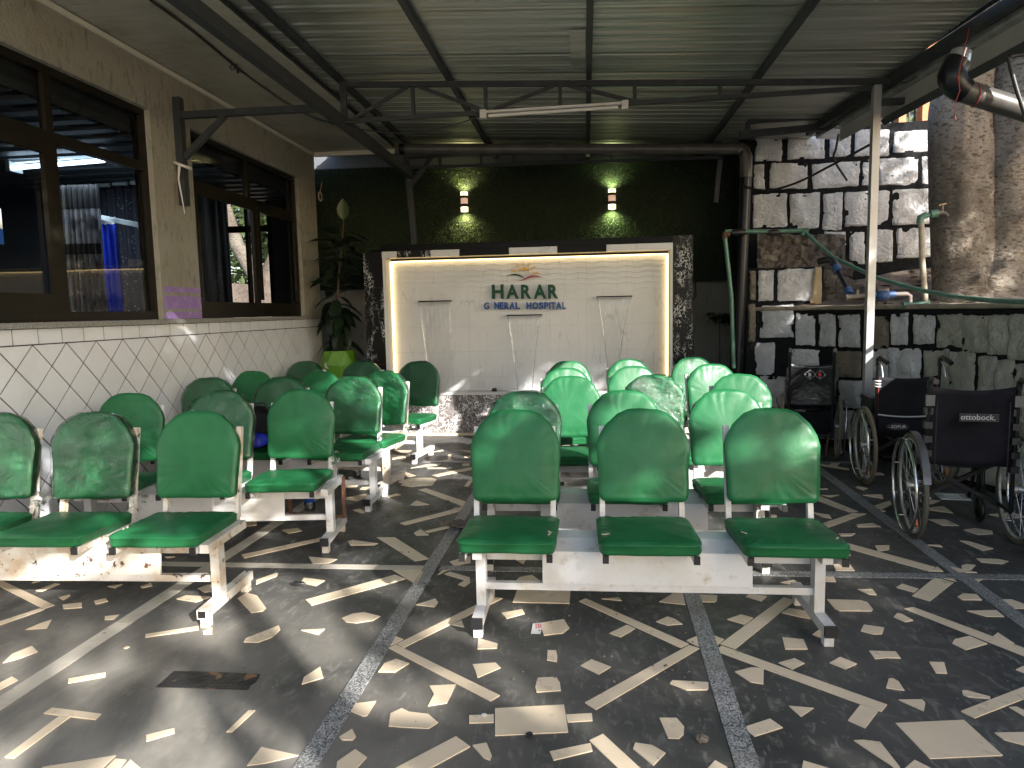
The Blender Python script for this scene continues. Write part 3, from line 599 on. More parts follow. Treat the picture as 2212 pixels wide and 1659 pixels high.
# nearer to and behind the camera position the same paving goes on
for i, P in enumerate(polys):
    m = MB(); h = .0028+.0002*(i % 9)
    m.prism([(p.x, p.y, -.01) for p in P], (0, 0, .01+h))
    m.build('tile', CREAMT, floor)
def strip(a, b, wd, mat, seg, h, nm='floor_strip'):
    a, b = Vector(a), Vector(b); L = (b-a).length; d = (b-a).normalized(); k = Vector((-d.y, d.x, 0))*wd/2
    n = max(1, round(L/seg)); 
    for i in range(n):
        p = a+d*(L*i/n+.002); q = a+d*(L*(i+1)/n-.002)
        MB().prism([p-k, q-k, q+k, p+k], (0, 0, h)).build(nm, mat, floor)
strip((-2.262, 1.3, -.004), (-2.15, 5.6, -.004), .085, MARBLST, .9, .0062)
strip((-.92, 1.0, -.004), (-.865, 7.9, -.004), .078, GRAN, 1.3, .0082)
strip((.475, 1.0, -.004), (.60, 7.9, -.004), .078, GRAN, 1.3, .0082)
strip((1.90, 1.0, -.004), (2.06, 7.2, -.004), .078, GRAN, 1.3, .0082)
strip((-3.36, 3.808, -.004), (-.935, 3.822, -.004), .07, MARBLST, .6, .0055)
strip((-.84, 3.822, -.004), (3.1, 3.845, -.004), .07, GRAN, 1.0, .0076)
strip((-1.6, on_z(900, 997.8).y, -.004), (2.6, on_z(900, 997.8).y+.02, -.004), .07, GRAN, 1.0, .0077)
# inspection cover patched into the floor
pc = [on_z(*cv(1, c)) for c in [(1125, 1078), (1255, 965), (1560, 972), (1873, 988), (1845, 1040), (1810, 1060), (1790, 1090), (1770, 1098), (1500, 1088)]]
cov = MB().prism([(p.x, p.y, -.01) for p in pc], (0, 0, .0135)).build('inspection_cover', M('black_cracked_slab', (0.02, 0.02, 0.022), 0.35, var=[((0.20, 0.10, 0.05), 9, .60, .64), ((.08, .08, .08), 22, .6, .7)], bmp=[(9, .5, .02)]),
    label='black cracked slab let into the floor in the left foreground', cat='floor slab')

# ================================================================== CLINIC BUILDING (left)
XW = -3.40
bld = thing('clinic_building', 'long cream plastered building with dark windows and white tiled base on the left', 'building', (XW, 5.5, 0))
def P_(mb, name, mat, parent=bld, off=(3.40, -5.5, 0), **kw):
    mb.v = [(v[0]+off[0], v[1]+off[1], v[2]+off[2]) for v in mb.v]
    return mb.build(name, mat, parent, **kw)
W1 = (2.3, on_x(345, 560, XW).y, 1.47, 3.085); W2 = (on_x(418, 400, XW).y, 8.32, 1.47, 3.085)
YE = 8.86
wb = MB(); TH = .16
wb.box(XW-TH, -3, -.05, XW-.012, YE-.004, 1.40)      # behind the tiles
wb.box(XW-TH, -3, 1.44, XW, W1[0], 3.6)
wb.box(XW-TH, W1[1], 1.44, XW, W2[0], 3.6)
wb.box(XW-TH, W2[1], 1.44, XW, YE, 3.6)
wb.box(XW-TH, W1[0], 3.085, XW, W1[1], 3.6); wb.box(XW-TH, W2[0], 3.085, XW, W2[1], 3.6)
P_(wb, 'wall', PLASTER)
P_(MB().box(XW-.012, -3, 0, XW-.006, YE-.006, 1.40), 'grout_bed', GROUT)
P_(MB().box(XW-TH+.01, -3, 1.402, XW+.035, YE-.01, 1.438), 'window_sill', SILLM)
P_(MB().box(XW-.02, -3, 3.44, XW+.022, YE+.01, 3.475), 'ceiling_trim', TRIM)
# purple paint bands on the pier
for z0, z1 in ((1.442, 1.50), (1.522, 1.63), (1.66, 1.705)):
    P_(MB().box(XW-.01, W1[1]+.02, z0, XW+.0015, W2[0]+.0, z1), 'purple_band', PURPLE)
# square course of tiles on top, diamond tiles below
y = -.55
while y < YE:
    y2 = min(y+.1985, YE-.01)
    if y > 1.0: P_(MB().box(XW-.006, y+.004, 1.305, XW, y2-.004, 1.397), 'tile', WTILE)
    y += .2015
def clip(poly, ax, lim, keep_less):
    out = []
    for i in range(len(poly)):
        a, b = poly[i-1], poly[i]; ia = (a[ax] <= lim) == keep_less; ib = (b[ax] <= lim) == keep_less
        if ia != ib:
            t = (lim-a[ax])/(b[ax]-a[ax]); out.append((a[0]+(b[0]-a[0])*t, a[1]+(b[1]-a[1])*t))
        if ib: out.append(b)
    return out
D = .286; g = .0068; cnt = 0
for r in range(-1, 10):
    for c in range(0, 40):
        yc = 1.6+c*D+(D/2 if r % 2 else 0); zc = 1.30-r*D/2
        h = D/2-g
        q = [(yc-h, zc), (yc, zc-h), (yc+h, zc), (yc, zc+h)]
        if yc > YE+D or zc < -D/2: continue
        for ax, lim, less in ((1, 1.297, True), (1, .01, False), (0, YE-.01, True)):
            q = clip(q, ax, lim, less)
            if len(q) < 3: break
        if len(q) < 3: continue
        a = abs(sum(q[i-1][0]*q[i][1]-q[i][0]*q[i-1][1] for i in range(len(q)))/2)
        if a < 2e-4 or yc < 2.3: continue
        t = random.uniform(-.0008, .0006)
        P_(MB().prism([(XW-.006, p[0], p[1]) for p in q], (.006+t, 0, 0)), 'tile', WTILE); cnt += 1
# windows
def window(W, mull_up, mull_lo, sash, nm):
    y0, y1, z0, z1 = W; X = XW-.045; dpt = .05
    f = MB()
    f.box(X-dpt, y0, z0-.03, X, y1, z0+.035); f.box(X-dpt, y0, z1-.05, X, y1, z1)
    f.box(X-dpt, y0, z0+.035, X, y0+.05, z1-.05); f.box(X-dpt, y1-.05, z0+.035, X, y1, z1-.05)
    f.box(X-dpt, y0+.05, 2.60, X, y1-.05, 2.67)
    f.box(X-dpt, mull_up-.03, 2.67, X, mull_up+.03, z1-.05); f.box(X-dpt, mull_lo-.025, z0+.035, X, mull_lo+.025, 2.60)
    fr = P_(f, 'window', BRONZE)
    for (a, b, sd) in ((y0+.05, mull_lo-.025, sash), (mull_lo+.025, y1-.05, False)):
        if sd or nm == 2:
            m = MB(); wd = .085 if nm == 1 else .055
            m.box(X-.02, a, z0+.035, X+.012, b, z0+.035+wd+.03); m.box(X-.02, a, 2.60-wd, X+.012, b, 2.60)
            m.box(X-.02, a, z0+.15, X+.012, a+wd, 2.60-wd); m.box(X-.02, b-wd, z0+.15, X+.012, b, 2.60-wd)
            P_(m, 'sash', BRONZE, fr, (3.40, -5.5, 0))
        q = MB(); q.add([(X-.028, a, z0), (X-.028, b, z0), (X-.028, b, 2.62), (X-.028, a, 2.62)], [(0, 1, 2, 3)])
        P_(q, 'pane', GLASS, fr)
    for (a, b) in ((y0, mull_up), (mull_up, y1)):
        q = MB(); q.add([(X-.03, a, 2.62), (X-.03, b, 2.62), (X-.03, b, z1), (X-.03, a, z1)], [(0, 1, 2, 3)])
        P_(q, 'pane', GLASS, fr)
    return fr
yw = lambda x, y: on_x(x, y, XW-.05).y
window(W1, yw(103, 230), yw(130, 500), True, 1)
window(W2, yw(538, 440), yw(556, 560), True, 2)
# soffit boards under the eaves
XS = -2.355
y = 2.0; i = 0
while y < YE-.02:
    P_(MB().box(XW+.002, y+.002, 3.487-.0, XS, min(y+.098, YE), 3.50+.002*(i % 2)), 'soffit_board', PVC); y += .1; i += 1
P_(MB().box(XW, 2.0, 3.505, XS, YE, 3.54), 'soffit_backing', DARKST)
P_(MB().box(XW+.01, YE-.02, 3.435, XS, YE+.02, 3.486), 'ceiling_trim', TRIM)
# eave edge of the building roof above soffit
# room inside
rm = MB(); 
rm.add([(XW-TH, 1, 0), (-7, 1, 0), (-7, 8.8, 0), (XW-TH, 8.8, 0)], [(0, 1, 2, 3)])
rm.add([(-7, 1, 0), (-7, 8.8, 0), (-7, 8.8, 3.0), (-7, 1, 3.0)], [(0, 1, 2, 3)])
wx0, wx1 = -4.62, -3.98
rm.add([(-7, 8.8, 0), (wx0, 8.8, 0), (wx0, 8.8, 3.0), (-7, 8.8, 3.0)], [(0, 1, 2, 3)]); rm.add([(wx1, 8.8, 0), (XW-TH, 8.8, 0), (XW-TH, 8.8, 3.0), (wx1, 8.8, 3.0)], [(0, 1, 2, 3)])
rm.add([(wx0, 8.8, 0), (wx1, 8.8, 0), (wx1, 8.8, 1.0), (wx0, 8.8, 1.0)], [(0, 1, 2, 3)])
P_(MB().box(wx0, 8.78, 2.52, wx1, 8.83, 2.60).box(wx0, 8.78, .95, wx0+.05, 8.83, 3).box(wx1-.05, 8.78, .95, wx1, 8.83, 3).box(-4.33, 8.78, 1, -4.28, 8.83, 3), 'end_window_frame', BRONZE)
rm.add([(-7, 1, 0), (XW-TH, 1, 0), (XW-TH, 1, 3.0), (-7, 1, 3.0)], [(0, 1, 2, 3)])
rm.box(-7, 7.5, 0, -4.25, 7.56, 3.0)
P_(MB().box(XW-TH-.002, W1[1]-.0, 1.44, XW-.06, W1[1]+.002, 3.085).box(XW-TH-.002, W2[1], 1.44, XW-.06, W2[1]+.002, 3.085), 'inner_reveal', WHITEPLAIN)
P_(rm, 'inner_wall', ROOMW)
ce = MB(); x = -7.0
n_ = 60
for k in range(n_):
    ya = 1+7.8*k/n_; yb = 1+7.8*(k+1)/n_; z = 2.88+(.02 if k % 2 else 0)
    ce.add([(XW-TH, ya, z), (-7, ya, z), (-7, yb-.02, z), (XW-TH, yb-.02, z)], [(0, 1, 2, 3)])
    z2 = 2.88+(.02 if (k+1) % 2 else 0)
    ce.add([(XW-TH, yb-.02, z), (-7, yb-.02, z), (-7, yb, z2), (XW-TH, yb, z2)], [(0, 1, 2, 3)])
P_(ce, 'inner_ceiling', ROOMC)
P_(MB().box(XW-TH-.3, 1.0, 2.9, XW-TH, 8.8, 3.6), 'inner_beam', ROOMW)
# curtains
def curtain(name, label, Y, x0, x1, z0, z1, mat, folds, amp, bands=(), head=None):
    n = folds*8; t = thing(name, label, 'curtain', ((x0+x1)/2, Y, 0))
    def sheet(za, zb, off=0.0):
        vs = []; fs = []
        for j, z in enumerate((za, (za+zb)/2, zb)):
            for i in range(n+1):
                u = i/n; xx = x0+(x1-x0)*u-(x0+x1)/2; a = amp*(1+.4*math.sin(u*23))
                vs.append((xx+.01*math.sin(u*40+z), off+a*math.sin(2*math.pi*folds*u+.6*math.sin(z*1.7)), z))
        for j in range(2):
            for i in range(n): fs.append((j*(n+1)+i, j*(n+1)+i+1, (j+1)*(n+1)+i+1, (j+1)*(n+1)+i))
        m = MB(); m.add(vs, fs, True); return m
    sheet(z0, head[0] if head else z1).build('curtain_cloth', mat, t)
    if head: sheet(head[0], z1, -.004).build('curtain_heading', head[1], t)
    for za, zb, mm in bands: sheet(za, zb, -.008).build('curtain_band', mm, t)
    return t
pt = lambda x, y, Y: on_y(x, y, Y)
Yc = 6.1
curtain('curtain', 'grey satin curtain with black heading behind the near window', Yc, pt(128, 400, Yc).x, pt(213, 400, Yc).x, .3, pt(170, 400, Yc).z, GREYCLOTH, 7, .03,
        bands=[(pt(170, 550, Yc).z, pt(170, 527, Yc).z, BLACKCLOTH)], head=(pt(170, 452, Yc).z, BLACKCLOTH))
Yc = 6.5
curtain('curtain', 'royal blue curtain with white eyelet band behind the near window', Yc, pt(212, 480, Yc).x, pt(255, 480, Yc).x, .3, pt(230, 470, Yc).z, TEALCLOTH, 3, .04, head=(pt(230, 485, Yc).z, WHITEPLAIN))
Yc = 7.2
curtain('curtain', 'dark floral patterned curtain hung full width at the back of the room', Yc, pt(120, 400, Yc).x, -4.2, .2, pt(250, 397, Yc).z, FLORAL, 14, .03)
curtain('curtain', 'black curtain hung inside the far window', 7.3, -4.25, -3.78, .5, 2.85, BLACKCLOTH, 5, .03)
# rail and rods inside
rl = thing('hospital_screen_stand', 'pale blue steel curtain stand inside the near window', 'curtain rail', (-4.2, 6.7, 0))
a = pt(212, 468, 6.5); b_ = pt(318, 490, 5.75); c_ = pt(330, 668, 5.75)
off = Vector((4.2, -6.7, 0))
MB().bar(a+off, b_+off, .03, .04).build('rail', PIPING, rl)
MB().bar(b_+off, Vector((b_.x, b_.y, .2))+off, .03, .03, up=(0, 1, 0)).build('post', PIPING, rl)
MB().bar(pt(297, 485, 6.0)+off, Vector((b_.x, b_.y, b_.z-.18))+off, .02, .03).build('brace', PIPING, rl)
a = pt(128, 394, 7.1); b_ = pt(318, 378, 7.1)
rod = thing('curtain_rod', 'brown curtain rod on brackets near the room ceiling', 'curtain rail', (-4.5, 7.1, 0)); off = Vector((4.5, -7.1, 0))
MB().tube([a+off, b_+off], .03, 8).build('rod', M('brown_rod', (.14, .1, .07), .5), rod)
for k in range(5):
    p = a.lerp(b_, (k+.5)/5)+off; MB().tube([p+Vector((-.08, -.01, -.07)), p+Vector((.08, -.01, -.07))], .022, 8).build('ring_sleeve', PIPING, rod)
# lit fluorescent tubes
lt = thing('fluorescent_light', 'lit twin fluorescent tube fitting on the room ceiling behind the near window', 'ceiling light', (-4.5, 6.0, 2.8))
a = pt(22, 363, 6.0)-Vector((-4.5, 6, 2.8)); b_ = pt(236, 345, 6.0)-Vector((-4.5, 6, 2.8))
MB().bar(a+Vector((0, .03, .06)), b_+Vector((.06, .03, .06)), .06, .03).build('housing', WHITEPLAIN, lt)
MB().tube([a, b_], .018, 8).build('tube', TUBEON, lt)
MB().tube([a+Vector((0, .09, .02)), b_+Vector((0, .09, .02))], .018, 8).build('tube', TUBEON, lt)
tl_ = bpy.data.lights.new('tube_glow', 'AREA'); tl_.shape = 'RECTANGLE'; tl_.size = .9; tl_.size_y = .12; tl_.energy = 8; tl_.color = (.72, .86, 1.0)
tlo = bpy.data.objects.new('tube_glow', tl_); COL.objects.link(tlo); tlo.parent = lt; tlo.location = (a+b_)/2+Vector((0, .05, -.05))
for p in (a, b_): MB().box(p.x-.02, p.y-.03, p.z-.03, p.x+.02, p.y+.12, p.z+.06).build('end_holder', WHITEPLAIN, lt)
# poster on the near window
a, b_ = on_x(-60, 440, XW-.03), on_x(10, 528, XW-.03)
po = thing('poster', 'white and blue printed notice stuck to the near window at the left edge', 'poster', (XW-.035, (a.y+b_.y)/2, 0))
yy0, yy1 = a.y-(a.y+b_.y)/2, b_.y-(a.y+b_.y)/2
MB().box(0, yy0, b_.z, .002, yy1, a.z).build('sheet', WHITEPLAIN, po)
MB().box(.002, yy0, b_.z, .003, yy1, b_.z+.09).build('blue_border', LETB, po)
put('figure', text_mesh('5', .07, .0005, PRINTR, .002), po, loc=(.004, yy1-.07, b_.z+.19), rot=(R_(90), 0, R_(90)))
for k, wd in enumerate((.10, .16, .12)):
    MB().box(.002, yy1-wd-.02, b_.z+.30+.05*k, .003, yy1-.02, b_.z+.318+.05*k).build('text_line', LETB, po)
# hook with cable ring on the wall end, white cloth knot on bracket follow with the canopy
hk = thing('wall_hook', 'bent wall hook with a pale cable coil at the far end of the building', 'hook', (XW, 8.6, 2.8)); 
q = on_x(682, 395, XW)-Vector((XW, 8.6, 2.8)); 
MB().tube([q+Vector((0, 0, 0)), q+Vector((.08, 0, .0)), q+Vector((.1, 0, .03))], .006, 6).build('hook', BLACKP, hk)
MB().torus(q+Vector((.05, 0, -.17)), .055, .009, 'x', 20, 6).build('coil', PALEP, hk)
MB().tube([q+Vector((.08, 0, 0)), q+Vector((.05, 0, -.12))], .006, 6).build('cord', PALEP, hk)

# ================================================================== METAL CANOPY
can = thing('metal_canopy', 'corrugated metal canopy on grey steel beams and a truss over the benches', 'canopy', (0, 6, 0))
zr = lambda x: 3.545-(x+2.15)*.046
def Q(mb, name, mat, parent=can, **kw):
    mb.v = [(v[0], v[1]-6, v[2]) for v in mb.v]; return mb.build(name, mat, parent, **kw)
Y0R, Y1R = 2.2, 9.9
ribs = [(0, 0), (.03, .003), (.045, 0), (.085, 0), (.098, .012), (.110, .012), (.125, 0), (.15, 0)]
yy = Y0R; si = 0
while yy < Y1R:
    y2 = min(yy+.9, Y1R); m = MB(); prof = []
    y2 = min(y2+.06, Y1R); k = yy
    while k < y2-.001:
        for d, h in ribs[:-1]: prof.append((k+d, h))
        k += .15
    prof.append((y2, 0)); vs = []
    zo = .004*(si % 2)
    xs = (-3.35, -2.45, -1.2, 0.0, 1.4, 2.55)
    for (py, h) in prof:
        for x in xs: vs.append((x, py, zr(x)+h+zo+.006*math.sin(x*3+py*2)*0))
    n = len(xs)
    m.add(vs, [(i*n+j, i*n+j+1, (i+1)*n+j+1, (i+1)*n+j) for i in range(len(prof)-1) for j in range(n-1)])
    Q(m, 'roof_sheet', CORR); yy += .9; si += 1
Q(MB().box(-.10, 5.3, zr(0)-.012, 0.02, 6.1, zr(0)-.008), 'patch_sheet', CORR)
for x in (-2.15, -1.165, .045, 1.445):
    zt = zr(x)-.002
    Q(MB().bar((x, Y0R, zt-.025), (x, 9.8, zt-.025), .045, .05), 'purlin', DARKST)
# right edge beam
e0 = on_z(2194, 0, 3.28); e1 = on_z(1771, 270, 3.28); d = (e1-e0).normalized()
Q(MB().bar(e0-d*1.6, e1+d*.3, .055, .075), 'edge_beam', DARKST)
Q(MB().bar(e0-d*1.6+Vector((-.02, 0, .09)), e1+d*.3+Vector((-.02, 0, .09)), .05, .05), 'purlin', DARKST)
# long beam on the left
xb = -2.115
Q(MB().bar((xb, 3.2, 3.13), (xb, 8.75, 3.13), .07, .09), 'main_beam', DARKST)
# bracket on the wall
br = MB(); yb = 5.78
wx = XW+.012
Q(MB().box(wx-.012, yb-.035, on_x(392, 445, XW).z, wx+.05, yb+.035, on_x(372, 215, XW).z+.02), 'wall_bracket', DARKST)
zb = 3.13
Q(MB().bar((wx+.05, yb, zb), (xb-.036, yb, zb), .05, .055), 'bracket_arm', DARKST)
Q(MB().bar((wx+.05, yb, on_x(395, 345, XW).z), (wx+.42, yb, zb-.02), .045, .045), 'bracket_strut', DARKST)
# truss
YT = 6.3
tl = on_y(735, 183, YT); tr = on_y(1893, 178, YT); bl = on_y(750, 262, YT); bt = on_y(1880, 190, YT)
tr.x = e0.x+(e1.x-e0.x)*(YT-e0.y)/(e1.y-e0.y)
trs = Q(MB().bar(tl, tr, .04, .045), 'truss_chord', DARKST)
Q(MB().bar(bl, bt, .04, .035), 'truss_chord', DARKST)
topz = lambda x: tl.z+(tr.z-tl.z)*(x-tl.x)/(tr.x-tl.x)
botz = lambda x: bl.z+(bt.z-bl.z)*(x-bl.x)/(bt.x-bl.x)
for px in (739, 892, 1049, 1210, 1371, 1555):
    x = on_y(px, 210, YT).x
    Q(MB().bar((x, YT, botz(x)+.018), (x, YT, topz(x)-.023), .03, .03, up=(0, 1, 0)), 'truss_post', DARKST)
for a, b_ in ((765, 880), (1045, 905), (1065, 1195), (1365, 1230)):
    xa, xc = on_y(a, 250, YT).x, on_y(b_, 190, YT).x
    Q(MB().bar((xa, YT, botz(xa)+.02), (xc, YT, topz(xc)-.02), .028, .028), 'truss_brace', DARKST)
Q(MB().bar((xb, YT, 3.17), (xb, YT, tl.z), .045, .045, up=(0, 1, 0)), 'truss_post', DARKST)
# right post with short arm
xp = e0.x+(e1.x-e0.x)*(YT-e0.y)/(e1.y-e0.y)
xp = on_y(1887, 400, YT).x
post = Q(MB().box(xp-.03, YT-.03, 0, xp+.03, YT+.03, 3.23), 'post', POSTM)
pb = on_y(2035, 215, YT)
Q(MB().bar((xp+.036, YT, on_y(1900, 221, YT).z), (xp+.36, YT, on_y(1900, 221, YT).z), .04, .05), 'post_arm', DARKST)
Q(MB().bar((xp+.36, YT-.0, on_y(1900, 221, YT).z), (xp+.36, YT, 3.28), .04, .04, up=(0, 1, 0)), 'post_arm', DARKST)
# rear post, its strut and rear truss
YR = 8.72
zt = 3.09
Q(MB().bar(on_y(878, 335, YR), on_y(896, 528, YR), .07, .06, up=(0, 1, 0)), 'post', DARKST)
Q(MB().bar(on_y(888, 400, YR), on_y(938, 333, YR), .05, .05, up=(0, 1, 0)), 'post_strut', DARKST)
a, b_ = on_y(885, 363, YR), on_y(1560, 340, YR)
Q(MB().bar(a, b_, .04, .035), 'truss_chord', DARKST)
Q(MB().bar(Vector((a.x, YR, 3.36)), Vector((b_.x, YR, 3.34)), .05, .05), 'truss_chord', DARKST)
for px in (950, 1039, 1110, 1220, 1320, 1440):
    x = on_y(px, 340, YR).x; z = a.z+(b_.z-a.z)*(x-a.x)/(b_.x-a.x)
    Q(MB().bar((x, YR, z+.018), (x, YR, 3.34), .03, .03, up=(0, 1, 0)), 'truss_post', DARKST)
# stub at right rear
YR2 = 8.3
Q(MB().bar(on_y(1555, 345, YR2), on_y(1546, 438, YR2), .05, .05, up=(0, 1, 0)), 'post_strut', DARKST)
# end frame, right rear of roof
a, b_ = on_y(1598, 292, 7.75), on_y(1772, 275, 7.75)
Q(MB().bar(a, b_, .05, .07), 'end_beam', DARKST)
Q(MB().bar(a+Vector((.08, 0, .13)), b_+Vector((0, 0, .10)), .05, .04), 'end_beam', DARKST)
Q(MB().bar(a+Vector((.08, 0, .03)), a+Vector((.08, 0, .13)), .04, .04, up=(0, 1, 0)), 'end_beam', DARKST)

# gutter outside the edge beam
def along(Y, off=0.0): return e0.x+(e1.x-e0.x)*(Y-e0.y)/(e1.y-e0.y)+off
gut = thing('roof_gutter', 'bare metal box gutter along the right edge of the canopy', 'gutter', (2.7, 6, 3.2))
def GQ(pts_off, y0, y1, name, mat, parent=gut, o=(2.7, 6, 3.2)):
    vs = []; n = len(pts_off)
    for Y in (y0, y1):
        for dx, z in pts_off: vs.append((along(Y, dx)-o[0], Y-o[1], z-o[2]))
    return MB().add(vs, [(i, i+1, n+i+1, n+i) for i in range(n-1)]).build(name, mat, parent)
GQ([(.035, 3.33), (.04, 3.19), (.25, 3.17), (.26, 3.36)], 3.2, 7.95, 'trough', GUTTER)
for k, Y in enumerate((4.2, 5.4, 6.6, 7.5)): GQ([(.036, 3.186), (.255, 3.164)], Y, Y+.025, 'strap', DARKST)
fb = thing('fascia_board', 'pale grey fascia panel hanging beyond the canopy gutter', 'fascia', (3, 6, 3.1))
fe = on_y(1817, 310, 7.5); fx = fe.x-along(7.5)
GQ([(fx-.02, 3.05), (fx, 3.36)], 3.2, 7.5, 'panel', FASCIA, fb, (3, 6, 3.1))
GQ([(fx-.06, 3.02), (fx-.02, 3.05), (fx+.01, 3.02), (fx-.02, 2.98), (fx-.06, 3.02)], 3.2, 6.6, 'edge_bar', DARKST, fb, (3, 6, 3.1))

# downpipes
dp = thing('drain_pipe', 'fat grey drain pipe running from the gutter elbow out to the right over the terrace', 'pipe', (3, 5, 3)); off = Vector((3, 5, 3))
YP = 4.55
a = on_y(2078, 110, YP); b_ = on_y(2060, 165, YP); c_ = on_y(2075, 195, YP); d_ = on_y(2212, 238, YP)
dd = (d_-c_)
MB().tube([a-off, (a.lerp(b_, .5))-off], [.055, .062], 14).build('outlet', GUTTER, dp)
ec = []
for i in range(9):
    t_ = i/8; p0_, p1_, p2_ = a.lerp(b_, .4), b_+Vector((-.06, 0, -.02)), c_+dd*.08
    ec.append(p0_*(1-t_)**2+p1_*2*t_*(1-t_)+p2_*t_*t_-off)
MB().tube(ec, [.072, .072, .074, .078, .078, .078, .074, .070, .068], 18).build('elbow', PIPEB, dp)
MB().tube([c_+dd*.05-off, c_+dd*2.2-off], .062, 16).build('pipe', PIPEG, dp)
MB().torus(c_+dd*.22-off, .066, .003, 'x', 18, 4).build('red_string', REDTRIM, dp)
s0 = on_y(2070, 165, YP-.1)
MB().tube([a-off+Vector((0, -.07, .1)), s0-off, s0-off+Vector((.012, 0, -.08)), s0-off+Vector((-.012, 0, -.15)), s0-off+Vector((-.004, 0, -.24))], .0022, 5).build('red_string', REDTRIM, dp)
YQ = 8.0
hp = thing('roof_drain_pipe', 'brown grey drain pipe lying across the back under the roof', 'pipe', (0, 8, 3.2)); off = Vector((0, 8, 3.2))
a = on_y(868, 322, YQ); b_ = on_y(1590, 322, YQ)
MB().tube([a-off, b_-off], .058, 16).build('pipe', PIPEG, hp)
MB().tube([a-off-Vector((.02, 0, 0)), a-off+Vector((.04, 0, 0))], .064, 16).build('end_cap', PIPEB, hp)
c_ = on_y(1612, 345, YQ)
MB().tube([b_-off, b_-off+Vector((.06, 0, 0)), Vector((c_.x-.03, YQ, b_.z-.02))-off, Vector((c_.x, YQ, b_.z-.09))-off, Vector((c_.x, YQ, b_.z-.30))-off], .066, 16).build('elbow', PIPEG, hp)
vp_ = thing('black_downpipe', 'glossy black vertical downpipe at the corner of the stone wall', 'pipe', (c_.x, YQ, 0)); 
q = on_y(1592, 780, YQ)
MB().tube([(0, 0, b_.z-.28), (q.x-c_.x, 0, .4), (q.x-c_.x, 0, 0)], .060, 18).build('pipe', PIPEB, vp_)

# unlit fluorescent batten under the truss
a, b_ = on_y(1042, 243, YT-.05), on_y(1348, 223, YT-.05); o = (a+b_)/2
ft = thing('tube_light', 'unlit white fluorescent tube fixed under the truss', 'tube light', o)
MB().bar(a-o, b_-o, .04, .02).build('batten', WHITE, ft)
MB().tube([a-o+Vector((.05, 0, -.03)), b_-o+Vector((-.05, 0, -.03))], .014, 10).build('tube', M('frosted_glass_tube', (.62, .62, .60), .35), ft)
for p, s in ((a, 1), (b_, -1)): MB().box((p-o).x-.02, -.025, (p-o).z-.05, (p-o).x+.035, .025, (p-o).z+.02).build('end_holder', WHITEPLAIN, ft)

# ------------------------------------------------------------------ cables
def cable(name, label, pts, r=.006, mat=CABLE, cat='cable'):
    pts = [Vector(p) for p in pts]; o = pts[0].copy(); out = []
    for i in range(len(pts)-1):
        p0, p1, p2, p3 = pts[max(i-1, 0)], pts[i], pts[i+1], pts[min(i+2, len(pts)-1)]
        for k in range(5):
            t = k/5; out.append(.5*((2*p1)+(p2-p0)*t+(2*p0-5*p1+4*p2-p3)*t*t+(3*p1-p0-3*p2+p3)*t**3)-o)
    out.append(pts[-1]-o)
    return MB().tube(out, r, 6).build(name, mat, loc=o, label=label, cat=cat)
zc = 3.47
L1 = [on_z(325, 0, zc), on_z(415, 66, zc), on_z(505, 140, zc), on_y(560, 182, 5.9), on_y(625, 225, 6.0), on_y(700, 262, 6.15), on_y(770, 262, 6.25)]
cable('overhead_cable', 'thick black cable sagging under the soffit towards the truss', L1, .011)
L2 = [on_z(505, 145, zc), on_y(575, 190, 5.9), on_y(640, 235, 6.05), on_y(720, 268, 6.2), on_y(860, 288, 6.25), on_y(960, 275, 6.25), on_y(1040, 250, 6.25)]
cable('overhead_cable', 'thin black cable looping from the soffit to the white tube light', L2, .006)
ck = thing('cable_tie', 'bundle of cable ties knotted on the soffit cable', 'cable tie', on_z(510, 145, zc-.02))
MB().torus((-.03, 0, 0), .02, .004, 'y', 12, 5).build('loop', CABLE, ck); MB().tube([(0, 0, .02), (.02, -.01, -.05)], .01, 6).build('tail', CABLE, ck)
cable('wall_cable', 'thick black cable sagging across the white stone wall to the canopy post', [on_y(1605, 402, 7.9), on_y(1655, 412, 7.7), on_y(1720, 395, 7.4), on_y(1800, 355, 6.9), on_y(1880, 312, 6.35)], .012)
cable('hanging_cable', 'black cable end hanging down in front of the white stone wall', [on_y(1812, 290, 7.6), on_y(1806, 320, 7.6), on_y(1802, 345, 7.65), on_y(1830, 390, 7.7)], .012)
cable('hanging_cable', 'thick black cable dangling at the right edge over the grey pipe', [on_y(2230, 115, 4.4), on_y(2185, 122, 4.4), on_y(2180, 130, 4.4), on_y(2195, 190, 4.4), on_y(2215, 250, 4.4)], .013)
cl = thing('white_cloth_strip', 'white rag knotted round the foot of the wall bracket', 'rag', (XW+.06, 5.74, on_x(385, 360, XW).z))
MB().torus((0, 0, 0), .065, .012, 'z', 14, 6).xf(Matrix.Rotation(.4, 4, 'Y')).build('knot', WHITEPLAIN, cl)
MB().tube([(.0, -.05, -.01), (-.01, -.06, -.12), (.02, -.05, -.40)], [.012, .008, .004], 5).build('tail', WHITEPLAIN, cl)

# ================================================================== FOUNTAIN WALL
FA = -.0198; FY = 8.12
fex = Vector((math.cos(FA), math.sin(FA), 0)); fey = Vector((-math.sin(FA), math.cos(FA), 0)); FO = Vector((0, FY, 0))
def fl(px, py, d):
    r = ray(px, py); t = (d-(C0-FO).dot(fey))/r.dot(fey); p = C0+r*t
    return (p-FO).dot(fex), p.z
fw = thing('fountain_wall', 'white marble water wall in a black veined surround with warm strip lighting', 'fountain', FO, FA)
PD = .24
uL, uR = fl(850, 700, PD)[0], fl(1442, 700, PD)[0]
zT = fl(1140, 556, PD)[1]; zB = .50
pl0 = fl(786, 600, 0)[0]; pl1 = uL-.035; pr0 = uR+.035; pr1 = fl(1497, 600, 0)[0]
ztop = fl(1140, 523, .03)[1]
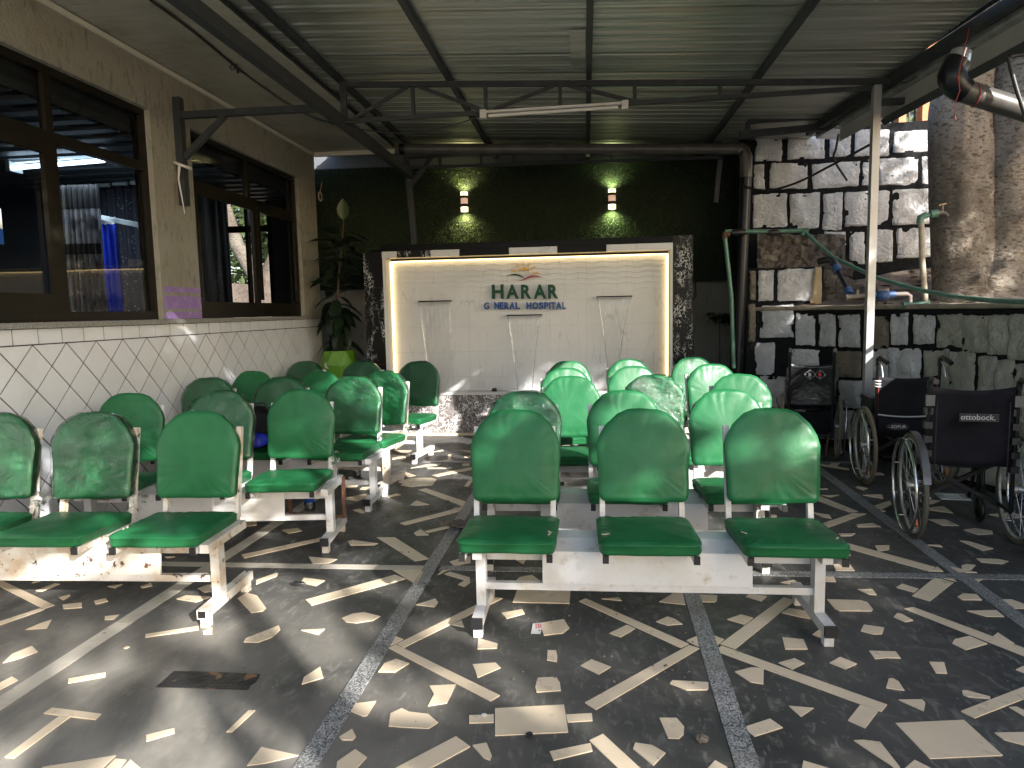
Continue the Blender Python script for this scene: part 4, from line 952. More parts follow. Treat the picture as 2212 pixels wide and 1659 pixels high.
# base faced with tall brown black tiles
x = pl0; n = 14
for i in range(n):
    a = pl0+(pr1-pl0)*i/n; b_ = pl0+(pr1-pl0)*(i+1)/n
    MB().box(a+.002, 0, .03, b_-.002, .02, zB-.022).build('base_tile', BMARB2, fw)
MB().box(pl0, .02, 0, pr1, .6, zB-.03).build('core', JOINT, fw)
MB().box(pl0-.02, -.05, 0, pr1+.02, 0.0, .028).build('foot_tile', CREAMT, fw)
MB().box(pl1, -.012, zB-.022, pr0, PD, zB+.006).build('ledge', WHITEPLAIN, fw)
# side pillars
for s, (a, b_) in enumerate(((pl0, pl1), (pr0, pr1))):
    z = zB-.02
    zz = [zB-.02, .85, 1.3, 1.75, ztop-.06 if s == 0 else ztop+.02]
    for k in range(4):
        MB().box(a, .0, zz[k]+.002, b_, .02, zz[k+1]-.002).build('pillar_tile', BMARB, fw)
    MB().box(a+.004, .02, zB-.02, b_-.004, .5, zz[-1]).build('core', BLACKTILE, fw)
# rear core
MB().box(pl0, PD+.012, zB-.02, pr1, .62, ztop-.01).build('core', JOINT, fw)
MB().box(uL-.01, PD+.004, zB, uR+.01, PD+.0115, zT+.005).build('grout_bed', M('pale_grout', (.30, .29, .27), .9), fw)
# white side reveals with the glowing strips in their corners
MB().box(pl1+.002, -.005, zB, uL-.003, PD-.004, zT+.02).build('side_reveal', WHITEPLAIN, fw)
MB().box(uR+.003, -.005, zB, pr0-.002, PD-.004, zT+.02).build('side_reveal', WHITEPLAIN, fw)
MB().box(uL-.001, PD-.035, zB+.02, uL+.014, PD-.015, zT-.01).build('led_strip', LEDM, fw)
MB().box(uR-.014, PD-.035, zB+.02, uR+.001, PD-.015, zT-.01).build('led_strip', LEDM, fw)
MB().box(uL+.02, PD-.035, zT-.016, uR-.02, PD-.015, zT-.004).build('led_strip', LEDM, fw)
# wall face tiles: rows of 0.5 x 0.3 m
rows = []; z = zT
hs = (.50, .30, .30, .30, .30)
zz = [zT]
for h in hs: zz.append(max(zB+.006, zz[-1]-h))
if zz[-1] > zB+.02: zz.append(zB+.006)
nc = 7
for r in range(len(zz)-1):
    if zz[r]-zz[r+1] < .01: continue
    off = 0
    us = [uL+(uR-uL)*i/nc for i in range(nc+1)]
    for i in range(nc):
        MB().box(us[i]+.0009, PD, zz[r+1]+.0009, us[i+1]-.0009, PD+.0035, zz[r]-.0009).build('wall_tile', WMARBW if r == 0 else WMARB, fw)
# cap: alternating white and black tiles, then black tiles
MB().box(pl1, .001, zT+.022, pr0, PD+.02, zT+.05).build('cap_core', BLACKTILE, fw)
segs = [838, 858, 880, 931, 993, 1100, 1204, 1310, 1440]
cols = [1, 0, 2, 1, 0, 1, 0, 1]
capz0 = zT+.02; capz1 = zT+.095; us = [fl(p, 550, 0)[0] for p in segs]; us[0] = pl1+.002; us[-1] = pr0-.002
cols = [1, 1, 2, 1, 0, 1, 0, 1]
us = [pl1+.002, us[1], us[3], us[4], us[5], us[6], us[7], us[8]]
cols = [1, 2, 1, 0, 1, 0, 1]
for i in range(len(us)-1):
    MB().box(us[i]+.001, -.02, capz0, us[i+1]-.001, .001, capz1).build('cap_tile', (BLACKTILE, WMARB, BMARB)[cols[i]], fw)
for i in range(6):
    a = pl1+(pr0-pl1)*i/6; b_ = pl1+(pr0-pl1)*(i+1)/6
    MB().box(a+.001, -.02, capz1+.002, b_-.001, .001, ztop).build('cap_tile', BLACKTILE, fw)
MB().box(pl1, .001, zT+.05, pr0, PD+.02, ztop-.002).build('cap_core', BLACKTILE, fw)
MB().box(pl1, -.02, ztop-.002, pr0, .6, ztop+.012).build('cap_top', BLACKTILE, fw)
# water outlets and falling water
for k, (x0, x1, yy, lab, sk, botx) in enumerate(((905, 975, 652, 'left', 0, (930, 985)), (1095, 1171, 682, 'middle', 1, (1120, 1150)), (1288, 1366, 642, 'right', 2, (1318, 1328)))):
    d = PD-.10
    a, z = fl(x0, yy, PD-.04); b_, z2 = fl(x1, yy, PD-.04)
    m = MB(); m.box(a, d+.02, z-.012, b_, PD, z-.005)
    m.build('water_spout', POSTM, fw)
    MB().box(a+.002, d+.017, z-.004, b_-.002, PD, z+.010).build('spout_slot', BLACKTILE, fw)
    # patch tiles round the outlet
    for q in (0, 1):
        MB().box(a-.05, PD-.0025-.0002*k, z+.012+.0*q if q == 0 else z-.17, b_+.05, PD-.0005, z+.12 if q == 0 else z-.012).build('patch_tile', WMARB, fw)
    zf = z-.01; H = zf-zB
    def sheet(lo, hi, ph, top, w0=1.0):
        vs = []; fs = []; nj, ni = 26, 18
        for j in range(nj+1):
            t = j/nj; zq = zf-H*t; k_ = t**.75
            l = (a+.012)*(1-k_)+lo*k_; r_ = (b_-.012)*(1-k_)+hi*k_
            for i in range(ni+1):
                u = i/ni
                dy = .05*math.sqrt(t)*.9+.008*math.sin(i*2.3+ph+t*3)*(1-.3*t)+.004*math.sin(t*30+i)
                vs.append((l+(r_-l)*u, d+.01-dy, zq))
        for j in range(nj):
            for i in range(ni): fs.append((j*(ni+1)+i, j*(ni+1)+i+1, (j+1)*(ni+1)+i+1, (j+1)*(ni+1)+i))
        return MB().add(vs, fs, True)
    lo = fl(botx[0], 835, d)[0]; hi = fl(botx[1], 835, d)[0]
    wt = thing('falling_water', ('thin trickle of water falling from the left outlet', 'narrowing sheet of water falling from the middle outlet', 'thick bright sheet of water falling from the right outlet')[k], 'water', FO, FA)
    sheet(lo, hi, k, 0).build('water_sheet', WATERM, wt)
    m = MB(); e1 = [(a+.012)*(1-(t/14)**.75)+lo*(t/14)**.75 for t in range(15)]
    m.tube([(e1[t], d+.005-.05*math.sqrt(t/14), zf-H*t/14) for t in range(15)], .0045, 6); m.build('edge_stream', BOTTLE, wt)
    if k:
        e2 = [(b_-.012)*(1-(t/14)**.75)+hi*(t/14)**.75 for t in range(15)]
        MB().tube([(e2[t], d+.005-.05*math.sqrt(t/14), zf-H*t/14) for t in range(15)], .0045, 6).build('edge_stream', BOTTLE, wt)
# small black floodlights on the ledge
for k, px in enumerate((941, 1068)):
    u, z = fl(px, 842, .1); u2 = FO+fex*u+fey*.1
    s_ = thing('ledge_light', ('small black spotlight on the fountain ledge beside the left row of seats', 'small black spotlight on the fountain ledge below the middle outlet')[k], 'spotlight', (u2.x, u2.y, zB+.006), FA, 'spotlights on the fountain ledge')
    MB().lathe([(.0, .0), (.03, .0), (.03, .03), (.02, .04), (0, .04)], n=12).build('body', BLACKP, s_)
    MB().box(-.035, -.01, 0, .035, .01, .012).build('foot', BLACKP, s_)
# sign: raised letters and sun emblem
sg = thing('hospital_sign', 'raised green and blue hospital lettering with sun emblem on the white wall', 'sign', FO, FA)
sd_ = PD-.055
def word(s, xs, ytop, ybot, mat, off, skipmat=None):
    for ch, (xa, xc) in zip(s, xs):
        if ch == ' ': continue
        ua, zt_ = fl(xa, ytop, sd_); ub, zb_ = fl(xc, ybot, sd_)
        me = text_mesh(ch, 1.0, .0, mat, off); vx = [v.co.x for v in me.vertices]; vy = [v.co.y for v in me.vertices]
        x0, x1, y0, y1 = min(vx), max(vx), min(vy), max(vy)
        bpy.data.meshes.remove(me)
        me = text_mesh(ch, 1.0, .5, mat, off)
        for v in me.vertices:
            X = ua+(v.co.x-x0)/(x1-x0)*(ub-ua); Z = zb_+(v.co.y-y0)/(y1-y0)*(zt_-zb_); Y = sd_-.012-v.co.z*.024
            v.co = (X, Y, Z)
        put('letter', me, sg)
cx = lambda c: 967.75+.15*c
cy = lambda c: 541.9+.15*c
k = 600/2212*.553
cx = lambda c: 1750*.553+k*c
cy = lambda c: 980*.553+k*c
word('HARAR', [(cx(a), cx(b_)) for a, b_ in ((632, 805), (838, 1020), (1052, 1203), (1232, 1418), (1440, 1590))], cy(487), cy(688), LETG, .035)
word('G', [(cx(520), cx(597))], cy(742), cy(843), LETB, .035)
word('NERAL', [(cx(a), cx(b_)) for a, b_ in ((668, 745), (750, 805), (812, 880), (886, 968), (972, 1042))], cy(738), cy(840), LETB, .04)
word('HOSPITAL', [(cx(a), cx(b_)) for a, b_ in ((1130, 1205), (1213, 1300), (1308, 1376), (1384, 1448), (1457, 1478), (1480, 1552), (1552, 1640), (1645, 1697))], cy(738), cy(838), LETB, .04)
def blob(pts, mat, nm, dd=.0):
    q = [fl(cx(a), cy(b_), sd_) for a, b_ in pts]
    MB().prism([(u, sd_+dd, z) for u, z in q], (0, .02, 0)).build(nm, mat, sg)
def arc(P0, P1, P2, P3, w0, w1, mat, nm):
    up_, dn = [], []
    for i in range(15):
        t = i/14; f = lambda a, b_, c, d: a*(1-t)**3+3*b_*t*(1-t)**2+3*c*t*t*(1-t)+d*t**3
        x = f(P0[0], P1[0], P2[0], P3[0]); y = f(P0[1], P1[1], P2[1], P3[1])
        w_ = max(2, (w0+(w1-w0)*t)*math.sin(math.pi*min(1, max(0, t*.96+.02))))
        up_.append((x, y-w_/2)); dn.append((x, y+w_/2))
    m = MB()
    for i in range(14):
        q = [fl(cx(a), cy(b_), sd_) for a, b_ in (up_[i], up_[i+1], dn[i+1], dn[i])]
        m.prism([(u, sd_, z) for u, z in q], (0, .02, 0))
    m.build(nm, mat, sg)
arc((1015, 300), (1060, 230), (1180, 235), (1172, 360), 34, 50, LETY, 'sun_disc')
for P in ([(965, 172), (980, 180), (1032, 235), (1020, 240), (985, 208)], [(1087, 132), (1095, 215), (1088, 222), (1080, 215)], [(1180, 165), (1150, 232), (1138, 228), (1155, 190)],
          [(1270, 217), (1215, 235), (1187, 262), (1192, 272), (1215, 262)], [(892, 270), (925, 264), (985, 285), (990, 298), (975, 300), (930, 288)], [(1318, 313), (1280, 306), (1225, 314), (1212, 324), (1222, 330), (1290, 322)]):
    blob(P, LETY, 'sun_ray')
arc((850, 362), (950, 320), (1040, 345), (1105, 395), 18, 30, LETG, 'green_swoosh')
arc((1010, 425), (1130, 440), (1180, 300), (1358, 388), 20, 34, LETR, 'red_swoosh')

# ================================================================== ARTIFICIAL GRASS BACKDROP, TARPAULIN
GY = 9.35
gt = thing('artificial_grass_wall', 'dark artificial grass covering the wall above the fountain', 'artificial grass', (0, GY, 0))
g0, g1 = -3.6, on_y(1605, 450, GY).x
gz0 = on_y(1250, 530, GY).z-.5; 
ztopg = lambda x: on_y(870, 360, GY).z+(on_y(1540, 338, GY).z-on_y(870, 360, GY).z)*(x-on_y(870, 360, GY).x)/4.0
xm = on_y(1160, 400, GY).x
for (a, b_, yo) in ((g0, xm+.01, 0), (xm-.01, g1, -.012)):
    MB().prism([(a, yo, gz0), (b_, yo, gz0), (b_, yo, ztopg(b_)), (a, yo, ztopg(a))], (0, .05, 0)).build('turf_backing', GRASSBK, gt)
rg = random.Random(5); vs = []; fs = []
for i in range(62000):
    x = rg.uniform(g0, g1); z = rg.uniform(gz0+.2, ztopg(x)+.01); yo = -.004 if x < xm else -.016
    L = rg.uniform(.008, .022); a = rg.uniform(0, 6.28); dx, dz = math.cos(a)*L*.8, -abs(math.sin(a))*L*.8+rg.uniform(-.004, .01); wdt = .0035
    dy = -rg.uniform(.006, .02); ca, sa = math.cos(a+1.57)*wdt, math.sin(a+1.57)*wdt
    o = len(vs); vs += [(x-ca, yo, z-sa), (x+ca, yo, z+sa), (x+dx, yo+dy, z+dz)]; fs.append((o, o+1, o+2))
MB().add(vs, fs).build('grass_blades', GRASSBL, gt, kind='stuff')
# dark return panel beside the clinic wall
MB().prism([(-3.62, -.9, gz0-.0), (-3.62, 0, gz0), (-3.62, 0, 3.42), (-3.62, -.9, 3.42)], (.03, 0, 0)).build('side_panel', GRASSBK, gt)
tp = thing('tarpaulin', 'pale translucent sheet stretched under the roof behind the grass wall', 'tarpaulin', (0, GY+.12, 0))
vs = []; fs = []; n = 24
for j, z in enumerate((3.0, 3.3, 3.6, 3.9)):
    for i in range(n+1):
        x = -3.9+6.4*i/n; vs.append((x, .03*math.sin(i*1.3+j), z))
for j in range(3):
    for i in range(n): fs.append((j*(n+1)+i, j*(n+1)+i+1, (j+1)*(n+1)+i+1, (j+1)*(n+1)+i))
MB().add(vs, fs, True).build('sheet', M('grey_white_sheet', (.11, .115, .125), .8), tp)
# wall behind, continuing right: cream rough wall lit by lamp
bw = MB().box(-4.2, 9.5, 0, on_y(1600, 600, 9.5).x+.35, 9.7, 2.75)
tag(bw.build('back_wall', PLASTER), 'rough cream rendered wall behind the fountain, seen right of it', 'wall')
# wall lamps
for k, (px, py) in enumerate(((1003, 436), (1322, 430))):
    p = on_y(px, py, GY-.07)
    t = thing('wall_lamp', ('lit cylinder wall lamp with yellow bands, left one on the grass wall', 'lit cylinder wall lamp with yellow bands, right one on the grass wall')[k], 'wall lamp', p, 0, 'wall lamps on the grass wall')
    r = .047
    for z0, z1, mm, nm in ((.085, .125, LAMPW, 'glass_ring'), (-.125, -.085, LAMPW, 'glass_ring'), (-.03, .045, LAMPP, 'glass_body')):
        MB().lathe([(0, z0), (r, z0), (r, z1), (0, z1)], n=20).build(nm, mm, t)
    for z0, z1 in ((.045, .078), (-.068, -.03)): MB().lathe([(0, z0), (r+.003, z0), (r+.003, z1), (0, z1)], n=20).build('black_band', BLACKP, t)
    for z0, z1 in ((.078, .085), (-.085, -.068)): MB().lathe([(0, z0), (r+.001, z0), (r+.001, z1), (0, z1)], n=20).build('yellow_band', LAMPY if 0 else LAMPW, t)
    for z0, z1 in ((.095, .118), (-.117, -.095)):
        MB().box(-.014, -r-.004, z0, .014, -r+.002, z1).build('yellow_mark', LAMPY, t)
    MB().box(-.02, .04, -.05, .02, .07, .05).build('mount', BLACKP, t)
    for s in (1, -1):
        L = bpy.data.lights.new('lamp_light', 'SPOT'); L.energy = 9.0; L.color = ((1.0, .88, .40), (.90, 1.0, .45))[k]; L.spot_size = R_(150); L.spot_blend = 1.0; L.shadow_soft_size = .03
        lo_ = bpy.data.objects.new('lamp_light', L); COL.objects.link(lo_); lo_.parent = t; lo_.location = (0, .0, .14*s)
        lo_.rotation_euler = (R_(180) if s > 0 else 0, 0, 0)
        lo_.rotation_euler = Vector((0, -.35, -s)).to_track_quat('Z', 'Y').to_euler()

# ================================================================== RUBBER PLANT IN A POT
pp = on_z(733, 905, 0); pp = Vector((on_y(733, 800, 8.45).x, 8.45, 0))
pt_ = thing('potted_rubber_plant', 'tall dark rubber plant in a faceted lime green pot in the left corner', 'potted plant', pp)
za = on_y(735, 757, 8.45).z; zm = on_y(735, 787, 8.45).z
rt = .20; rm_ = .235; 
pm = MB(); n = 8
prof = [(.14, 0), (.17, .02), (rm_, zm), (rt*.98, za), (rt*.86, za), (rt*.84, za-.06)]
vs = []; 
for j, (r, h) in enumerate(prof):
    for i in range(n):
        a = 2*math.pi*(i+(.5 if j in (2,) else 0))/n; vs.append((r*math.cos(a), r*math.sin(a), h))
fs = []
for j in range(len(prof)-1):
    for i in range(n):
        a, b_, c, d = j*n+i, j*n+(i+1) % n, (j+1)*n+(i+1) % n, (j+1)*n+i
        if j in (1,): fs += [(a, b_, d), (b_, c, d)]
        elif j == 2: fs += [(a, b_, c), (a, c, d)]
        else: fs.append((a, b_, c, d))
pm.add(vs, fs); pm.build('pot', POTM, pt_)
MB().lathe([(0, za-.05), (rt*.85, za-.05)], n=16).build('soil', SOIL, pt_)
q0 = on_y(719, 800, 8.2)
MB().prism([(-.10, -.212, zm-.03), (-.04, -.235, zm-.035), (-.07, -.232, zm-.0), (-.085, -.232, zm+.05), (-.105, -.22, zm+.01)], (0, -.002, 0)).build('torn_label', WHITEPLAIN, pt_)
zst = on_y(745, 470, 8.45).z
stem = [Vector((0, 0, za-.05)), Vector((.02, 0, za+.4)), Vector((.0, -.02, 1.5)), Vector((.06, 0, 2.0)), Vector((.14, 0, zst-.05))]
MB().tube(stem, [.016, .013, .011, .009, .006], 8).build('stem', STEMM, pt_)
def leaf_mesh(L, W, curl):
    vs = []; fs = []; ns = 8
    for i in range(ns+1):
        t = i/ns; w_ = W*math.sin(math.pi*min(1, t**.85))**.8*.5 if 0 < t < 1 else .002
        y = L*t; z = -curl*L*t*t
        vs += [(-w_, y, z+.25*w_), (-w_*.5, y, z+.08*w_), (0, y, z), (w_*.5, y, z+.08*w_), (w_, y, z+.25*w_)]
    for i in range(ns):
        for j in range(4): fs.append((i*5+j, i*5+j+1, (i+1)*5+j+1, (i+1)*5+j))
    m = MB().add(vs, fs, True); m.tube([(0, -.05, .0), (0, .0, 0), (0, L*.4, -curl*L*.16+.001)], .0035, 5)
    return m
lm = [leaf_mesh(.30, .15, .35).mesh('leaf', LEAFD), leaf_mesh(.25, .13, .6).mesh('leaf', LEAFD), leaf_mesh(.34, .15, .25).mesh('leaf', LEAFD)]
rl_ = random.Random(11)
def stem_at(t):
    f = t*(len(stem)-1); i = min(int(f), len(stem)-2); return stem[i].lerp(stem[i+1], f-i)
NL = 66
for i in range(NL):
    t = .03+.93*i/NL; p = stem_at(t); az = i*2.4+rl_.uniform(-.4, .4); pit = rl_.uniform(-.9, .25) if t < .6 else rl_.uniform(-.3, .7)
    if t < .3: pit = rl_.uniform(-1.3, -.4)
    put('leaf', rl_.choice(lm), pt_, loc=p+Vector((-math.sin(az), math.cos(az), 0))*.045, rot=(pit, rl_.uniform(-.4, .4), az))
o = put('leaf', leaf_mesh(.26, .15, .0).mesh('leaf', LEAFY), pt_, loc=stem[-1]+Vector((0, 0, .02)), rot=(R_(88), 0, R_(5)), label='young upright yellow green leaf')
# schefflera seedling at right
sp = on_y(1553, 790, 8.9)
sf = thing('young_umbrella_plant', 'small dark plant with fingered leaves by the yellow lit wall', 'plant', (sp.x, 8.9, 0))
zs = on_y(1548, 690, 8.9).z
MB().tube([(0, 0, 0), (.01, 0, zs*.5), (0, 0, zs+.1)], [.012, .01, .006], 6).build('stem', STEMM, sf)
ls = leaf_mesh(.11, .04, .3).mesh('leaf', LEAFD)
for k in range(9):
    a = k*2.4; b0 = Vector((math.cos(a)*.1, math.sin(a)*.07, zs+.02*(k % 5)))
    for j in range(6):
        put('leaf', ls, sf, loc=b0, rot=(rl_.uniform(-.6, .1), 0, j*1.05+a))

# ================================================================== STONE RETAINING WALLS
plan = [Vector((1.86, 8.05)), Vector((2.42, 7.62)), Vector((2.78, 6.6)), Vector((2.98, 5.9)), Vector((3.22, 5.1)), Vector((3.38, 4.4)), Vector((3.5, 3.4)), Vector((3.7, 0.5))]
def seg_hit(px, py, off=0.0):
    r = ray(px, py); best = None
    for i in range(len(plan)-1):
        a, b_ = plan[i], plan[i+1]; e = b_-a; nn = Vector((-e.y, e.x)).normalized()   # towards +x/back
        if nn.x < 0: nn = -nn
        a2 = a+nn*off
        den = r.x*nn.x+r.y*nn.y
        if abs(den) < 1e-9: continue
        t = (a2.x*nn.x+a2.y*nn.y)/den
        if t <= 0: continue
        P = Vector((r.x*t, r.y*t)); s = (P-a2).dot(e)/e.length_squared
        if (-.02 if i else -2) <= s <= 1.02:
            if best is None or t < best[0]: best = (t, i, s, C0.z+r.z*t, nn)
    return best
def wall_uz(px, py):
    h = seg_hit(px, py)
    if h is None: return None
    t, i, s, z, nn = h
    L = sum((plan[k+1]-plan[k]).length for k in range(i))+s*(plan[i+1]-plan[i]).length
    return L, z
def wall_xyz(L, z, out):
    k = 0; rem = L
    while k < len(plan)-2 and rem > (plan[k+1]-plan[k]).length: rem -= (plan[k+1]-plan[k]).length; k += 1
    e = (plan[k+1]-plan[k]).normalized(); nn = Vector((-e.y, e.x))
    if nn.x < 0: nn = -nn
    p = plan[k]+e*rem-nn*out
    return Vector((p.x, p.y, z))
ZL = 1.425
lw = thing('retaining_wall', 'low curved retaining wall of white painted stones with black joints behind the wheelchairs', 'stone wall', (2.8, 6, 0))
lo3 = Vector((2.8, 6, 0))
Ltot = sum((plan[k+1]-plan[k]).length for k in range(len(plan)-1))
def stone(name_parent, uz, f3, mat, proud=.022, seed=0, o=Vector((0, 0, 0)), nm='stone'):
    "irregular slab: uz is a 4 corner polygon in (u, z), f3 maps (u, z, out) to space"
    GR = (0, .03, .08, .15, .24, .34, .45, .55, .66, .76, .85, .92, .97, 1); N = 13
    c = [Vector(p) for p in uz]; cc = sum(c, Vector((0, 0)))/4; ex = .017 if name_parent is lw else .009; c = [p+Vector((ex if p.x > cc.x else -ex, ex*.7 if p.y > cc.y else -ex*.7)) for p in c]; vs = []; fs = []
    for j in range(N+1):
        for i in range(N+1):
            u, v = GR[i], GR[j]
            p = c[0]*(1-u)*(1-v)+c[1]*u*(1-v)+c[2]*u*v+c[3]*(1-u)*v
            edge = min(u, 1-u, v, 1-v)
            nn = noise.noise_vector(Vector((p.x*5+seed*.3, p.y*5, seed*.7)))
            hn = noise.noise_vector(Vector((p.x*26, p.y*26, seed*1.7)))
            if edge == 0: q = p+Vector((nn.x, nn.y))*.014+Vector((hn.x, hn.y))*.011; out = -.003
            else: 
                q = p+Vector((nn.x, nn.y))*.008
                out = proud*(.55 if edge < .1 else 1)+.028*noise.noise(Vector((p.x*7, p.y*7, seed)))+.012*noise.noise(Vector((p.x*22, p.y*22, seed)))
            # soften corners
            if (i in (0, N)) and (j in (0, N)): q = q.lerp(sum(c, Vector((0, 0)))/4, .07)
            vs.append(f3(q.x, q.y, out)-o)
    for j in range(N):
        for i in range(N): fs.append((j*(N+1)+i, j*(N+1)+i+1, (j+1)*(N+1)+i+1, (j+1)*(N+1)+i))
    return MB().add(vs, fs, True).build(nm, mat, name_parent)
def z_low(L): return 1.425
# mortar body
nb = 60; vs = []; fs = []
for i in range(nb+1):
    L = Ltot*i/nb
    for j in range(13):
        z = -.05+(ZL-.01+.05)*j/12
        vs.append(wall_xyz(L, z, .006*noise.noise(Vector((L*6, z*6, 1))))-lo3)
for i in range(nb):
    for j in range(12): fs.append((i*13+j, (i+1)*13+j, (i+1)*13+j+1, i*13+j+1))
MB().add(vs, fs, True).build('mortar', JOINT, lw)
# cement coping
vs = []; fs = []
for i in range(nb+1):
    L = Ltot*i/nb; w_ = .012*noise.noise(Vector((L*4, 3, 1)))
    for out, z in ((-.0, ZL-.03), (.022+w_, ZL-.028), (.026+w_, ZL+.008), (-.05, ZL+.014+w_), (-.32, ZL+.01)): vs.append(wall_xyz(L, z, out)-lo3)
for i in range(nb):
    for j in range(4): fs.append((i*5+j, (i+1)*5+j, (i+1)*5+j+1, i*5+j+1))
MB().add(vs, fs, True).build('cement_coping', M('dusty_cement', (.30, .25, .19), .9, var=[((.18, .15, .12), 7, .45, .65)], bmp=[(14, .6, .02)]), lw)
c7 = lambda p: (1603.7+.3333*p[0], 663.6+.3333*p[1])
rowA = [(125, 5, 325, 190), (355, 45, 465, 240), (505, 50, 600, 250), (635, 55, 755, 252), (830, 65, 945, 262), (975, 50, 1065, 240), (1120, 60, 1240, 232), (1275, 55, 1420, 255), (1437, 60, 1590, 285), (1607, 60, 1725, 300), (1742, 50, 1850, 335), (1870, 50, 1990, 370)]
rowB = [(75, 232, 200, 432), (325, 282, 500, 372), (600, 292, 765, 450), (830, 275, 935, 455), (960, 270, 1150, 455), (1185, 285, 1330, 560), (1352, 300, 1500, 585), (1540, 330, 1640, 610), (1657, 350, 1760, 700), (1777, 375, 1860, 760), (1880, 400, 1990, 800)]
rowC = [(120, 455, 270, 640), (290, 400, 480, 640), (500, 400, 600, 620), (640, 480, 780, 645), (800, 480, 920, 690), (945, 480, 1100, 700), (430, 750, 500, 840), (520, 735, 620, 850), (640, 680, 760, 850), (150, 670, 400, 830)]
sid = 0
for rows in (rowA, rowB, rowC):
    for (a, b_, c, d) in rows:
        sid += 1
        P = [wall_uz(*c7(p)) for p in ((a, d), (c, d), (c, b_), (a, b_))]
        if None in P: continue
        if min(p[1] for p in P) < 0.0: P = [(p[0], max(.02, p[1])) for p in P]
        P = [(p[0], min(p[1], ZL-.035)) for p in P]
        mat = STONEG if sid % 5 else STONEBARE
        if (a+c)/2 > 1250: mat = STONEO
        elif (a+c)/2 < 1180 and sid % 5: mat = STONEW if rows is not rowC else STONEG
        stone(lw, P, wall_xyz, mat, seed=sid, o=lo3)
# more stones low down where the chairs hide most of the wall, and on towards the camera
rs = random.Random(9); uq = wall_uz(*c7((1150, 500)))[0]
L = uq
while L < Ltot-.3:
    wd = rs.uniform(.2, .34)
    for z0, z1 in ((.06, .42), (.46, .72)):
        sid += 1; j = rs.uniform(-.03, .03)
        stone(lw, [(L+.03, z0), (L+wd-.02, z0), (L+wd-.02+j, z1), (L+.03+j, z1)], wall_xyz, STONEO, seed=sid, o=lo3)
    L += wd
L = wall_uz(*c7((1990, 300)))[0]
while L < Ltot-.3:
    wd = rs.uniform(.22, .34); sid += 1
    stone(lw, [(L+.03, .76), (L+wd-.02, .76), (L+wd-.02, 1.38), (L+.03, 1.38)], wall_xyz, STONEO, seed=sid, o=lo3); L += wd

# raised left block, standing on the low wall
YB = 8.02
cr3 = lambda p: (1465.5+.45*p[0], .45*p[1])
lb = thing('stone_pier', 'broken white painted stone pier with bare rubble top beside the black downpipe', 'stone wall', (2.1, YB, 0))
lbo = Vector((2.1, YB, 0))
f_lb = lambda u, z, out: Vector((u, YB-.02*0-out, z))
x0, x1 = on_y(1612, 700, YB).x, on_y(1775, 610, YB).x
zt_ = on_y(1700, 578, YB).z
m = MB().box(x0, YB+.005, 0, x1+.02, YB+.5, zt_); m.v = [tuple(Vector(v)-lbo) for v in m.v]; m.build('mortar', JOINT, lb)
for (a, b_, c, d, mt) in ((385, 1300, 455, 1440, STONEW), (480, 1290, 680, 1442, STONEW), (400, 1465, 550, 1622, STONEW), (345, 1300, 368, 1440, STONEBARE), (338, 1465, 365, 1640, STONEBARE)):
    pa = on_y(*cr3((a, d)), YB); pc_ = on_y(*cr3((c, b_)), YB); sid += 1
    stone(lb, [(pa.x, pa.z), (pc_.x, pa.z), (pc_.x, pc_.z), (pa.x, pc_.z)], f_lb, mt, .03, seed=sid, o=lbo)
# flaked cream rock at its right end
pa = on_y(*cr3((640, 1450)), YB-.05); pc_ = on_y(*cr3((690, 1285)), YB-.05)
stone(lb, [(pa.x, pa.z), (pc_.x, pa.z-.02), (pc_.x-.02, pc_.z), (pa.x+.03, pc_.z)], lambda u, z, out: Vector((u, YB-.05-out, z)), M('pale_broken_rock', (.42, .33, .2), .8, bmp=[(12, .8, .03)]), .03, seed=77, o=lbo, nm='broken_rock')
# rubble on top
rr_ = random.Random(21)
def rock(c, s, seed, mat, parent, o, nm='rubble'):
    vs = []; fs = []; n, k = 9, 6
    for j in range(k+1):
        th = math.pi*j/k
        for i in range(n):
            a = 2*math.pi*i/n; d = Vector((math.sin(th)*math.cos(a), math.sin(th)*math.sin(a), math.cos(th)))
            r = 1+.5*noise.noise(d*1.6+Vector((seed, 0, 0)))+.2*noise.noise(d*5+Vector((seed, 0, 0)))
            vs.append(Vector((c[0]+d.x*r*s[0], c[1]+d.y*r*s[1], c[2]+d.z*r*s[2]))-o)
    for j in range(k):
        for i in range(n): fs.append((j*n+i, j*n+(i+1) % n, (j+1)*n+(i+1) % n, (j+1)*n+i))
    return MB().add(vs, fs, False).build(nm, mat, parent)
RUBM = M('earthy_rubble', (.11, .09, .075), .95, var=[((.22, .18, .14), 9, .5, .65), ((.08, .06, .05), 20, .55, .7)], bmp=[(18, .9, .04)])
vs = []; fs = []; n1, n2 = 26, 12
for j in range(n2+1):
    for i in range(n1+1):
        px = 1636+190*i/n1; py = 590-(84+8*noise.noise(Vector((i*.4, 0, 0))))*j/n2
        p = on_y(px, py, YB+.10+.15*j/n2+.07*noise.noise(Vector((i*.5, j*.6, 3)))+.03*noise.noise(Vector((i*1.5, j*1.7, 3))))
        vs.append(p-lbo)
for j in range(n2):
    for i in range(n1): fs.append((j*(n1+1)+i, j*(n1+1)+i+1, (j+1)*(n1+1)+i+1, (j+1)*(n1+1)+i))
MB().add(vs, fs, False).build('earth_bank', RUBM, lb)
for i in range(26):
    px, py = rr_.uniform(1640, 1815), rr_.uniform(512, 580)
    if py < 512+(abs(px-1730)/90)*8: continue
    p = on_y(px, py, YB+.14+(580-py)*.003); s = rr_.uniform(.04, .10)
    rock(p, (s, s*.8, s*.7), i, rr_.choice((RUBM, RUBM, RUBM, STONEBARE)), lb, lbo)
